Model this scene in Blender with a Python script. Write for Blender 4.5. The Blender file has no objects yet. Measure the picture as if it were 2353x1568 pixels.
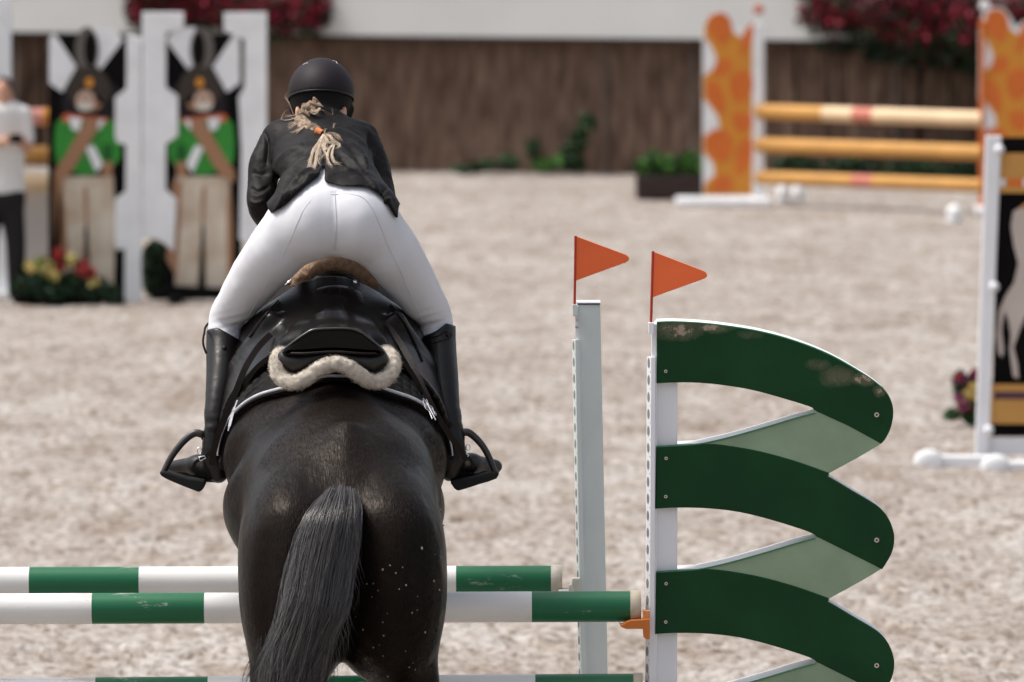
import bpy, bmesh, math, random
import numpy as np
from mathutils import Vector, Matrix
R = math.radians
SC = bpy.context.scene
COL = SC.collection

# ------------------------------------------------------------------ camera, world, sun, exposure
PITCH = R(3.37); FPX = 18000.0; PW = 2353.0; PH = 1567.0; CAMH = 3.33
cam_d = bpy.data.cameras.new('camera'); cam = bpy.data.objects.new('camera', cam_d); COL.objects.link(cam)
cam.location = (0, 0, CAMH); cam.rotation_euler = (R(90) - PITCH, 0, 0)
cam_d.sensor_width = 36.0; cam_d.lens = FPX / PW * 36.0; cam_d.clip_start = 0.5; cam_d.clip_end = 2000
cam_d.dof.use_dof = True; cam_d.dof.focus_distance = 23.75; cam_d.dof.aperture_fstop = 5.8
SC.camera = cam
SC.render.resolution_x = 1024; SC.render.resolution_y = 682
wd = bpy.data.worlds.new('World'); SC.world = wd; wd.use_nodes = True
wn = wd.node_tree.nodes; wl = wd.node_tree.links
bg = wn['Background']; sky = wn.new('ShaderNodeTexSky'); sky.sky_type = 'NISHITA'; sky.sun_disc = False
SUN_EL, SUN_AZ = 62.0, -85.0          # azimuth from +Y towards +X (negative: left of the view, in front of it)
sky.sun_elevation = R(SUN_EL); sky.sun_rotation = R(SUN_AZ); sky.air_density = 1.0; sky.dust_density = 5.0; sky.ozone_density = 1.0
hs = wn.new('ShaderNodeHueSaturation'); hs.inputs['Saturation'].default_value = 0.45
wl.new(sky.outputs[0], hs.inputs['Color']); wl.new(hs.outputs[0], bg.inputs['Color'])
bg.inputs['Strength'].default_value = 0.10
sd = bpy.data.lights.new('sun', 'SUN'); so = bpy.data.objects.new('sun', sd); COL.objects.link(so)
sd.energy = 1.6; sd.angle = R(18); sd.color = (1.0, 0.95, 0.89)
_sd = Vector((math.sin(R(SUN_AZ)) * math.cos(R(SUN_EL)), math.cos(R(SUN_AZ)) * math.cos(R(SUN_EL)), math.sin(R(SUN_EL))))
so.rotation_euler = (-_sd).to_track_quat('-Z', 'Y').to_euler(); so.location = (0, 0, 30)
SC.view_settings.view_transform = 'Standard'; SC.view_settings.look = 'None'
SC.view_settings.exposure = 1.05; SC.view_settings.gamma = 1.0
rng = np.random.default_rng(7); random.seed(7)

# ------------------------------------------------------------------ picture <-> place
FW = np.array([0, math.cos(PITCH), -math.sin(PITCH)]); UP = np.array([0, math.sin(PITCH), math.cos(PITCH)])
CAM = np.array([0, 0, CAMH]); CX, CY = PW / 2, PH / 2
def W(px, py, d):                      # point at depth d along the view
    return CAM + FW * d + UP * ((CY - py) / FPX * d) + np.array([1.0, 0, 0]) * ((px - CX) / FPX * d)
def WY(px, py, Y):                     # point on the upright plane y = Y
    v = FW + UP * ((CY - py) / FPX) + np.array([1.0, 0, 0]) * ((px - CX) / FPX)
    return CAM + v * (Y / v[1])
def YG(py):                            # y of the ground at picture height py
    v = FW + UP * ((CY - py) / FPX); return v[1] * (-CAMH / v[2])
def PXY(P):
    Q = P - CAM; d = Q @ FW
    return CX + FPX * Q[..., 0] / d, CY - FPX * (Q @ UP) / d, d
def m(px, d): return px * d / FPX      # pixels to metres at depth d

# ------------------------------------------------------------------ materials
def nmat(name, col, rough=0.6, spec=0.4, var=0.0, vscale=8.0, bump=0.0, bscale=60.0, metal=0.0, coat=0.0, sheen=0.0, stretch=None, island=0.0, col2=None, scuff=None):
    mt = bpy.data.materials.new(name); mt.use_nodes = True
    n = mt.node_tree.nodes; l = mt.node_tree.links; b = n['Principled BSDF']
    b.inputs['Roughness'].default_value = rough; b.inputs['Specular IOR Level'].default_value = spec
    b.inputs['Metallic'].default_value = metal; b.inputs['Coat Weight'].default_value = coat; b.inputs['Coat Roughness'].default_value = 0.15
    b.inputs['Sheen Weight'].default_value = sheen
    tc = n.new('ShaderNodeTexCoord'); mp = n.new('ShaderNodeMapping'); l.new(tc.outputs['Object'], mp.inputs['Vector'])
    if stretch: mp.inputs['Scale'].default_value = stretch
    c1 = (*col, 1)
    c2 = (*col2, 1) if col2 else (*[min(1, c * (1 - var)) for c in col], 1)
    src = None
    if var > 0 or col2:
        t = n.new('ShaderNodeTexNoise'); t.inputs['Scale'].default_value = vscale; t.inputs['Detail'].default_value = 6; l.new(mp.outputs[0], t.inputs['Vector'])
        r = n.new('ShaderNodeValToRGB'); r.color_ramp.elements[0].position = 0.35; r.color_ramp.elements[1].position = 0.68
        r.color_ramp.elements[0].color = c2; r.color_ramp.elements[1].color = c1
        l.new(t.outputs['Fac'], r.inputs['Fac']); src = r.outputs['Color']
    if island > 0:
        g = n.new('ShaderNodeNewGeometry'); mr = n.new('ShaderNodeMapRange'); mr.inputs['To Min'].default_value = 1 - island; mr.inputs['To Max'].default_value = 1 + island
        l.new(g.outputs['Random Per Island'], mr.inputs['Value'])
        mx = n.new('ShaderNodeVectorMath'); mx.operation = 'SCALE'
        if src: l.new(src, mx.inputs[0])
        else: mx.inputs[0].default_value = col
        l.new(mr.outputs[0], mx.inputs['Scale']); src = mx.outputs[0]
    if scuff:                                             # small rubbed marks with a shape of their own
        sc_, lo_, amt_, colr_ = scuff; mp2 = n.new('ShaderNodeMapping'); mp2.inputs['Scale'].default_value = (.45, 1, 1.6); l.new(tc.outputs['Object'], mp2.inputs['Vector'])
        ts_ = n.new('ShaderNodeTexNoise'); ts_.inputs['Scale'].default_value = sc_; ts_.inputs['Detail'].default_value = 10; ts_.inputs['Roughness'].default_value = .72; l.new(mp2.outputs[0], ts_.inputs['Vector'])
        mr_ = n.new('ShaderNodeMapRange'); mr_.inputs['From Min'].default_value = lo_; mr_.inputs['From Max'].default_value = lo_ + .05; mr_.inputs['To Max'].default_value = amt_; l.new(ts_.outputs['Fac'], mr_.inputs['Value'])
        mxs = n.new('ShaderNodeMix'); mxs.data_type = 'RGBA'; l.new(mr_.outputs[0], mxs.inputs[0]); mxs.inputs[7].default_value = (*colr_, 1)
        if src: l.new(src, mxs.inputs[6])
        else: mxs.inputs[6].default_value = c1
        src = mxs.outputs[2]
    if src: l.new(src, b.inputs['Base Color'])
    else: b.inputs['Base Color'].default_value = c1
    if bump > 0:
        t2 = n.new('ShaderNodeTexNoise'); t2.inputs['Scale'].default_value = bscale; t2.inputs['Detail'].default_value = 5; l.new(mp.outputs[0], t2.inputs['Vector'])
        bp = n.new('ShaderNodeBump'); bp.inputs['Strength'].default_value = bump; bp.inputs['Distance'].default_value = 0.01
        l.new(t2.outputs['Fac'], bp.inputs['Height']); l.new(bp.outputs[0], b.inputs['Normal'])
    return mt

# ------------------------------------------------------------------ mesh helpers
def link(name, verts, faces, mat, parent=None, smooth=False, mats=None, midx=None):
    me = bpy.data.meshes.new(name)
    me.from_pydata([tuple(map(float, v)) for v in verts], [], [tuple(int(i) for i in f) for f in faces])
    for mm in (mats or [mat]): me.materials.append(mm)
    if midx is not None: me.polygons.foreach_set('material_index', midx)
    if smooth: me.polygons.foreach_set('use_smooth', [True] * len(me.polygons))
    me.update()
    o = bpy.data.objects.new(name, me); COL.objects.link(o)
    if parent is not None: setpar(o, parent)
    return o
def setpar(o, parent):
    o.parent = parent
    mw = Matrix.Identity(4); p = parent
    while p is not None: mw = p.matrix_basis @ mw; p = p.parent
    o.matrix_parent_inverse = Matrix.Identity(4)
    # geometry is written in world space: shift it into the parent's frame
    if o.type == 'MESH': o.data.transform(mw.inverted())
def tag(o, label=None, cat=None, group=None, kind=None):
    if label: o['label'] = label
    if cat: o['category'] = cat
    if group: o['group'] = group
    if kind: o['kind'] = kind
    return o
def thing(name, label, cat, loc, group=None):
    o = bpy.data.objects.new(name, None); COL.objects.link(o); o.location = [float(c) for c in loc]; o.empty_display_size = 0.1
    return tag(o, label, cat, group)
class MB:
    def __init__(s): s.v = []; s.f = []
    def add(s, v, f):
        o = len(s.v); s.v += [tuple(map(float, q)) for q in v]; s.f += [tuple(i + o for i in q) for q in f]; return s
    def box(s, a, b, bev=0.0):
        x0, y0, z0 = a; x1, y1, z1 = b
        if bev <= 0:
            return s.add([(x0,y0,z0),(x1,y0,z0),(x1,y1,z0),(x0,y1,z0),(x0,y0,z1),(x1,y0,z1),(x1,y1,z1),(x0,y1,z1)],
                         [(0,3,2,1),(4,5,6,7),(0,1,5,4),(1,2,6,5),(2,3,7,6),(3,0,4,7)])
        bm = bmesh.new(); bmesh.ops.create_cube(bm, size=1.0)
        for v in bm.verts: v.co = Vector(((x0+x1)/2 + v.co.x*(x1-x0), (y0+y1)/2 + v.co.y*(y1-y0), (z0+z1)/2 + v.co.z*(z1-z0)))
        bmesh.ops.bevel(bm, geom=bm.edges[:], offset=bev, segments=2, affect='EDGES', profile=0.5)
        bm.verts.index_update(); r = s.add([v.co[:] for v in bm.verts], [[v.index for v in f.verts] for f in bm.faces]); bm.free(); return r
    def tube(s, pts, rad, n=8, caps=True):
        pts = [np.array(p, float) for p in pts]; N = len(pts)
        rad = [rad] * N if np.isscalar(rad) else list(rad)
        T = [pts[min(i+1, N-1)] - pts[max(i-1, 0)] for i in range(N)]; T = [t / (np.linalg.norm(t) + 1e-12) for t in T]
        a = np.array([0, 0, 1.0]) if abs(T[0][2]) < 0.9 else np.array([1.0, 0, 0])
        u = np.cross(T[0], a); u /= np.linalg.norm(u); vs = []; fs = []
        for i in range(N):
            u = u - T[i] * (u @ T[i]); u /= np.linalg.norm(u) + 1e-12; w = np.cross(T[i], u)
            for k in range(n):
                an = 2 * math.pi * k / n; vs.append(pts[i] + rad[i] * (math.cos(an) * u + math.sin(an) * w))
        for i in range(N - 1):
            for k in range(n): fs.append((i*n+k, i*n+(k+1) % n, (i+1)*n+(k+1) % n, (i+1)*n+k))
        if caps:                                              # own vertices, so the rims stay crisp under smooth shading
            b0 = len(vs); vs += vs[:n] + vs[(N-1)*n:N*n]; fs.append(tuple(b0 + k for k in range(n))[::-1]); fs.append(tuple(b0 + n + k for k in range(n)))
        return s.add(vs, fs)
    def ribbon(s, pts, nrm, wid, thick):
        pts = [np.array(p, float) for p in pts]; N = len(pts); vs = []; fs = []
        for i in range(N):
            t = pts[min(i+1, N-1)] - pts[max(i-1, 0)]; t /= np.linalg.norm(t) + 1e-12
            nn = np.array(nrm[i] if hasattr(nrm[0], '__len__') else nrm, float); nn = nn - t * (nn @ t); nn /= np.linalg.norm(nn) + 1e-12
            sd_ = np.cross(t, nn); w = wid[i] if isinstance(wid, (list, tuple, np.ndarray)) else wid
            for a, b in ((-1, -1), (1, -1), (1, 1), (-1, 1)): vs.append(pts[i] + sd_ * a * w / 2 + nn * b * thick / 2)
        for i in range(N - 1):
            for k in range(4): fs.append((i*4+k, i*4+(k+1) % 4, (i+1)*4+(k+1) % 4, (i+1)*4+k))
        fs.append((0,1,2,3)); fs.append((4*N-1,4*N-2,4*N-3,4*N-4)); return s.add(vs, fs)
    def ell(s, c, r, nu=16, nv=10, M=None):
        vs = []; fs = []
        for j in range(nv + 1):
            th = math.pi * j / nv
            for i in range(nu):
                ph = 2 * math.pi * i / nu; q = np.array([math.sin(th)*math.cos(ph)*r[0], math.sin(th)*math.sin(ph)*r[1], math.cos(th)*r[2]])
                if M is not None: q = M @ q
                vs.append(np.array(c) + q)
        for j in range(nv):
            for i in range(nu): fs.append((j*nu+i, (j+1)*nu+i, (j+1)*nu+(i+1) % nu, j*nu+(i+1) % nu))
        return s.add(vs, fs)
    def build(s, name, mat, parent=None, smooth=False):
        return link(name, s.v, s.f, mat, parent, smooth)
def cat_rom(pts, n=8, closed=False):
    P = [np.array(p, float) for p in pts]; out = []; N = len(P)
    rngi = range(N) if closed else range(N - 1)
    for i in rngi:
        g = (lambda k: P[k % N]) if closed else (lambda k: P[max(0, min(N-1, k))])
        p0, p1, p2, p3 = g(i-1), g(i), g(i+1), g(i+2)
        for k in range(n):
            t = k / n; out.append(0.5 * ((2*p1) + (-p0+p2)*t + (2*p0-5*p1+4*p2-p3)*t*t + (-p0+3*p1-3*p2+p3)*t**3))
    if not closed: out.append(P[-1])
    return out
def slab(name, pts, Y, th, mat, parent=None, bev=0.0, side=None, smoothpts=0):
    """upright board: outline given in picture pixels on the plane y = Y, with real thickness th behind it"""
    if smoothpts: pts = [tuple(p) for p in cat_rom(pts, smoothpts, True)]
    bm = bmesh.new()
    f = [bm.verts.new(tuple(WY(p[0], p[1], Y))) for p in pts]
    face = bm.faces.new(f); bm.normal_update()
    if face.normal.y > 0: face.normal_flip()
    bm.normal_update()
    r = bmesh.ops.extrude_face_region(bm, geom=[face])
    vs = [e for e in r['geom'] if isinstance(e, bmesh.types.BMVert)]
    # the extruded copy becomes the front; push the old face back
    front = [e for e in r['geom'] if isinstance(e, bmesh.types.BMFace)][0]
    old = set(f)
    for v in f: v.co.y += th
    if face.is_valid: face.normal_flip()
    bmesh.ops.recalc_face_normals(bm, faces=bm.faces[:])
    if bev > 0:
        es = list(front.edges); bmesh.ops.bevel(bm, geom=es, offset=bev, segments=2, affect='EDGES', profile=0.5)
    bmesh.ops.triangulate(bm, faces=[q for q in bm.faces if len(q.verts) > 4])
    me = bpy.data.meshes.new(name); bm.to_mesh(me)
    me.materials.append(mat)
    if side is not None:
        me.materials.append(side)
        for p in me.polygons:
            if p.normal.y > -0.2: p.material_index = 1
    bm.free(); o = bpy.data.objects.new(name, me); COL.objects.link(o)
    if parent is not None: setpar(o, parent)
    return o

# ------------------------------------------------------------------ smooth solids (signed distance + surface nets)
class Solid:
    def __init__(s): s.p = []
    def cone(s, a, b, ra, rb=None, k=0.02, side=None, fac=1.0, op='add'):
        s.p.append(('c', np.array(a, float), np.array(b, float), ra, ra if rb is None else rb, k, None if side is None else np.array(side, float), fac, op)); return s
    def chain(s, pts, rad, k=0.02, side=None, fac=1.0, op='add'):
        s.p.append(('h', [np.array(q, float) for q in pts], list(rad), None, None, k, None if side is None else np.array(side, float), fac, op)); return s
    def curve(s, pts, rad, k=0.02, side=None, fac=1.0, op='add', n=4):
        q = cat_rom([list(a) + [r] for a, r in zip(pts, rad)], n); return s.chain([a[:3] for a in q], [a[3] for a in q], k, side, fac, op)
    def ell(s, c, r, M=None, k=0.03, op='add'):
        s.p.append(('e', np.array(c, float), np.array(r, float), np.eye(3) if M is None else np.array(M, float), k, op)); return s
    def fn(s, f, op='int', k=0.0): s.p.append(('f', f, k, op)); return s
    def other(s, solid, off, op='add'): s.p.append(('o', solid, off, op)); return s
    def _d(s, p, P):
        if p[0] == 'h':
            D = None
            for i in range(len(p[1]) - 1):
                d = s._d(('c', p[1][i], p[1][i+1], p[2][i], p[2][i+1], p[5], p[6], p[7], p[8]), P); D = d if D is None else np.minimum(D, d)
            return D
        if p[0] == 'c':
            a, b, ra, rb, side, fac = p[1], p[2], p[3], p[4], p[6], p[7]
            if side is not None:
                q = 1.0 / fac - 1.0
                P = P + (q * ((P - a) @ side))[..., None] * side; b = b + q * ((b - a) @ side) * side
            ab = b - a; L = ab @ ab + 1e-12; t = np.clip(((P - a) @ ab) / L, 0, 1)
            return np.linalg.norm(P - a - t[..., None] * ab, axis=-1) - (ra + (rb - ra) * t)
        c, r, M = p[1], p[2], p[3]; q = (P - c) @ M
        k0 = np.linalg.norm(q / r, axis=-1); k1 = np.linalg.norm(q / (r * r), axis=-1) + 1e-9
        return k0 * (k0 - 1) / k1
    def _box(s, p):
        if p[0] == 'h':
            f = max(1.0, p[7] if p[6] is not None else 1.0); r = max(p[2]) * f
            return np.min(p[1], 0) - r, np.max(p[1], 0) + r
        if p[0] == 'c':
            f = max(1.0, p[7] if p[6] is not None else 1.0); r = max(p[3], p[4]) * f
            return np.minimum(p[1], p[2]) - r, np.maximum(p[1], p[2]) + r
        r = np.abs(p[3]) @ p[2]; return p[1] - r, p[1] + r
    @staticmethod
    def _comb(D, d, k, op):
        if op == 'add':
            if k <= 0: return np.minimum(D, d)
            h = np.clip(0.5 + 0.5 * (D - d) / k, 0, 1); return D + (d - D) * h - k * h * (1 - h)
        if op == 'sub': d = -d
        if k <= 0: return np.maximum(D, d)
        h = np.clip(0.5 - 0.5 * (D - d) / k, 0, 1); return D + (d - D) * h + k * h * (1 - h)
    def eval(s, P):
        D = np.full(P.shape[:-1], 10.0)
        for p in s.p:
            if p[0] == 'f': D = s._comb(D, p[1](P), p[2], p[3])
            elif p[0] == 'o': D = s._comb(D, p[1].eval(P) - p[2], 0, p[3])
            else: D = s._comb(D, s._d(p, P), p[4] if p[0] == 'e' else p[5], p[5] if p[0] == 'e' else p[8])
        return D
    def bounds(s):
        lo = np.full(3, 1e9); hi = -lo
        for p in s.p:
            if p[0] in 'ceh' and (p[5] if p[0] == 'e' else p[8]) == 'add':
                a, b = s._box(p); lo = np.minimum(lo, a); hi = np.maximum(hi, b)
            if p[0] == 'o' and p[3] == 'add':
                a, b = p[1].bounds(); lo = np.minimum(lo, a - p[2]); hi = np.maximum(hi, b + p[2])
        return lo, hi
    def grid(s, h, box=None):
        lo, hi = s.bounds() if box is None else (np.array(box[0], float), np.array(box[1], float))
        lo = lo - 3 * h; n = np.ceil((hi + 3 * h - lo) / h).astype(int) + 1
        ax = [lo[i] + h * np.arange(n[i]) for i in range(3)]
        D = np.full(n, 10.0, np.float64)
        def sub(sl): 
            g = np.meshgrid(ax[0][sl[0]], ax[1][sl[1]], ax[2][sl[2]], indexing='ij'); return np.stack(g, -1)
        full = (slice(0, n[0]), slice(0, n[1]), slice(0, n[2]))
        for p in s.p:
            if p[0] == 'f':
                D = s._comb(D, p[1](sub(full)), p[2], p[3]); continue
            if p[0] == 'o':
                D2, _, _ = p[1].grid_on(ax, n, h, p[2]); D = s._comb(D, D2 - p[2], 0, p[3]); continue
            k = p[4] if p[0] == 'e' else p[5]; op = p[5] if p[0] == 'e' else p[8]
            a, b = s._box(p); mg = k + 3 * h
            i0 = np.clip(np.floor((a - mg - lo) / h).astype(int), 0, n); i1 = np.clip(np.ceil((b + mg - lo) / h).astype(int) + 1, 0, n)
            if (i1 <= i0).any(): continue
            sl = tuple(slice(i0[j], i1[j]) for j in range(3)); D[sl] = s._comb(D[sl], s._d(p, sub(sl)), k, op)
        return D, lo, h
    def grid_on(s, ax, n, h, off):
        D = np.full(n, 10.0); lo = np.array([a[0] for a in ax])
        for p in s.p:
            if p[0] == 'f':
                g = np.stack(np.meshgrid(*ax, indexing='ij'), -1); D = s._comb(D, p[1](g), p[2], p[3]); continue
            k = p[4] if p[0] == 'e' else p[5]; op = p[5] if p[0] == 'e' else p[8]
            a, b = s._box(p); mg = k + 4 * h + off * 1.5
            i0 = np.clip(np.floor((a - mg - lo) / h).astype(int), 0, n); i1 = np.clip(np.ceil((b + mg - lo) / h).astype(int) + 1, 0, n)
            if (i1 <= i0).any(): continue
            sl = tuple(slice(i0[j], i1[j]) for j in range(3))
            P = np.stack(np.meshgrid(*[ax[j][sl[j]] for j in range(3)], indexing='ij'), -1)
            D[sl] = s._comb(D[sl], s._d(p, P), k, op)
        return D, lo, h
    def mesh(s, h, box=None, relax=2, trim=None):
        D, lo, h = s.grid(h, box)
        D[0], D[-1], D[:, 0], D[:, -1], D[:, :, 0], D[:, :, -1] = [np.maximum(q, h) for q in (D[0], D[-1], D[:, 0], D[:, -1], D[:, :, 0], D[:, :, -1])]
        V, F = surface_nets(D, lo, h)
        for _ in range(relax):
            acc = np.zeros_like(V); cnt = np.zeros(len(V))
            for a, b in ((0, 1), (1, 2), (2, 3), (3, 0)):
                np.add.at(acc, F[:, a], V[F[:, b]]); np.add.at(acc, F[:, b], V[F[:, a]]); np.add.at(cnt, F[:, a], 1); np.add.at(cnt, F[:, b], 1)
            V = 0.5 * V + 0.5 * acc / np.maximum(cnt, 1)[:, None]
        return V, F
    def build(s, name, mat, parent=None, h=0.01, box=None, relax=2, post=None):
        V, F = s.mesh(h, box, relax)
        if post is not None: V = post(V, s.grad(V))
        me = bpy.data.meshes.new(name); me.vertices.add(len(V)); me.vertices.foreach_set('co', V.astype(np.float32).ravel())
        me.loops.add(len(F) * 4); me.loops.foreach_set('vertex_index', F.astype(np.int32).ravel())
        me.polygons.add(len(F)); me.polygons.foreach_set('loop_start', np.arange(0, len(F) * 4, 4, dtype=np.int32))
        me.polygons.foreach_set('loop_total', np.full(len(F), 4, np.int32)); me.polygons.foreach_set('use_smooth', np.ones(len(F), bool))
        me.materials.append(mat); me.update(calc_edges=True); me.validate()
        o = bpy.data.objects.new(name, me); COL.objects.link(o)
        if parent is not None: setpar(o, parent)
        return o
    def grad(s, P, e=0.003):
        g = np.stack([s.eval(P + np.eye(3)[i] * e) - s.eval(P - np.eye(3)[i] * e) for i in range(3)], -1)
        return g / (np.linalg.norm(g, axis=-1, keepdims=True) + 1e-9)
    def trace(s, px, py, d0=22.0, d1=25.5, off=0.0):
        """first hit of the sight line through picture point(s) (px, py)"""
        px = np.atleast_1d(np.array(px, float)); py = np.atleast_1d(np.array(py, float))
        V = FW + UP * ((CY - py) / FPX)[:, None] + np.array([1.0, 0, 0]) * ((px - CX) / FPX)[:, None]
        d = np.full(len(px), d0)
        for _ in range(90):
            v = s.eval(CAM + V * d[:, None]) - off; d = np.minimum(d + np.maximum(v, 0) * 0.75, d1)
        P = CAM + V * d[:, None]; return P, d < d1 - 1e-3
def surface_nets(D, lo, h):
    ins = D < 0; nx, ny, nz = D.shape
    c = np.zeros((nx-1, ny-1, nz-1), np.int8)
    for i in (0, 1):
        for j in (0, 1):
            for k in (0, 1): c += ins[i:nx-1+i, j:ny-1+j, k:nz-1+k]
    act = (c > 0) & (c < 8); I = np.argwhere(act); idx = np.full(act.shape, -1, np.int64); idx[act] = np.arange(len(I))
    acc = np.zeros((len(I), 3)); cnt = np.zeros(len(I))
    cor = [(i, j, k) for i in (0, 1) for j in (0, 1) for k in (0, 1)]
    for a in cor:
        for ax in range(3):
            if a[ax]: continue
            b = list(a); b[ax] = 1
            da = D[I[:, 0]+a[0], I[:, 1]+a[1], I[:, 2]+a[2]]; db = D[I[:, 0]+b[0], I[:, 1]+b[1], I[:, 2]+b[2]]
            cr = (da < 0) != (db < 0); t = np.where(cr, da / np.where(cr, da - db, 1), 0)
            p = np.array(a, float)[None] + t[:, None] * (np.array(b) - np.array(a)); acc[cr] += p[cr]; cnt[cr] += 1
    V = lo + h * (I + acc / np.maximum(cnt, 1)[:, None]); F = []
    for ax in range(3):
        u, v = (ax + 1) % 3, (ax + 2) % 3
        sa = [slice(None)] * 3; sb = [slice(None)] * 3; sa[ax] = slice(0, -1); sb[ax] = slice(1, None)
        A = ins[tuple(sa)]; B = ins[tuple(sb)]; E = np.argwhere(A != B)
        E = E[(E[:, u] > 0) & (E[:, v] > 0) & (E[:, u] < D.shape[u]-1) & (E[:, v] < D.shape[v]-1)]
        if not len(E): continue
        fl = A[E[:, 0], E[:, 1], E[:, 2]]
        def cell(du, dv):
            q = E.copy(); q[:, u] += du; q[:, v] += dv; return idx[q[:, 0], q[:, 1], q[:, 2]]
        Q = np.stack([cell(-1, -1), cell(0, -1), cell(0, 0), cell(-1, 0)], 1)
        Q[~fl] = Q[~fl][:, ::-1]; F.append(Q[(Q >= 0).all(1)])
    return V, np.concatenate(F)
_LAT = rng.random((64, 64, 64))
def vnoise(P):
    P = np.asarray(P); i = np.floor(P).astype(int); f = P - i; f = f * f * (3 - 2 * f); r = 0
    for a in (0, 1):
        for b in (0, 1):
            for c in (0, 1):
                w = (f[..., 0] if a else 1-f[..., 0]) * (f[..., 1] if b else 1-f[..., 1]) * (f[..., 2] if c else 1-f[..., 2])
                r = r + w * _LAT[(i[..., 0]+a) % 64, (i[..., 1]+b) % 64, (i[..., 2]+c) % 64]
    return r
def strands(paths, rad, n=3):
    """many thin hairs as one mesh; paths (S, N, 3)"""
    S, N, _ = paths.shape; T = np.gradient(paths, axis=1); T /= np.linalg.norm(T, axis=-1, keepdims=True) + 1e-12
    u = np.cross(T, np.array([0.3, -1.0, 0.2])); u /= np.linalg.norm(u, axis=-1, keepdims=True) + 1e-12; w = np.cross(T, u)
    t = np.linspace(0, 1, N)
    rr = np.broadcast_to(np.asarray(rad)[..., None] if np.ndim(rad) else np.array(rad), (S, 1)) * (1 - 0.75 * t ** 2)[None]
    ring = [paths + rr[..., None] * (math.cos(2*math.pi*k/n) * u + math.sin(2*math.pi*k/n) * w) for k in range(n)]
    V = np.stack(ring, 2).reshape(-1, 3); base = (np.arange(S)[:, None] * N + np.arange(N - 1)[None]) * n
    F = []
    for k in range(n):
        k2 = (k + 1) % n; F.append(np.stack([base + k, base + k2, base + n + k2, base + n + k], -1).reshape(-1, 4))
    return V, np.concatenate(F)
def hair(name, paths, rad, mat, parent):
    V, F = strands(paths, rad)
    me = bpy.data.meshes.new(name); me.vertices.add(len(V)); me.vertices.foreach_set('co', V.astype(np.float32).ravel())
    me.loops.add(len(F) * 4); me.loops.foreach_set('vertex_index', F.astype(np.int32).ravel())
    me.polygons.add(len(F)); me.polygons.foreach_set('loop_start', np.arange(0, len(F) * 4, 4, dtype=np.int32))
    me.polygons.foreach_set('loop_total', np.full(len(F), 4, np.int32)); me.polygons.foreach_set('use_smooth', np.ones(len(F), bool))
    me.materials.append(mat); me.update(calc_edges=True)
    o = bpy.data.objects.new(name, me); COL.objects.link(o)
    if parent is not None: setpar(o, parent)
    return o
def leaf_cloud(name, blobs, n, size, mats, parent, seed=1, petals=0.0, weights=None):
    """n small leaf-sized faces spread through ellipsoid volumes: blobs = [(centre, radii)]"""
    g = np.random.default_rng(seed); vol = np.array([b[1][0]*b[1][1]*b[1][2] for b in blobs]) ** 0.7; pick = g.choice(len(blobs), n, p=vol/vol.sum())
    C = np.array([b[0] for b in blobs])[pick]; Rr = np.array([b[1] for b in blobs])[pick]
    q = g.normal(size=(n, 3)); q /= np.linalg.norm(q, axis=1, keepdims=True); q *= (g.random(n) ** 0.45)[:, None]
    P = C + q * Rr; a = g.normal(size=(n, 3)); a /= np.linalg.norm(a, axis=1, keepdims=True)
    b = np.cross(a, g.normal(size=(n, 3))); b /= np.linalg.norm(b, axis=1, keepdims=True); c = np.cross(a, b)
    s = (size * (0.6 + 0.8 * g.random(n)))[:, None]
    V = np.stack([P - a*s, P + b*s*0.55 + c*s*0.15, P + a*s, P - b*s*0.55 + c*s*0.15], 1).reshape(-1, 3)
    F = np.arange(4 * n).reshape(n, 4); w = weights or [1] * len(mats); mi = g.choice(len(mats), n, p=np.array(w) / sum(w))
    return link(name, V, F, None, parent, mats=mats, midx=mi.astype(np.int32))
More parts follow.
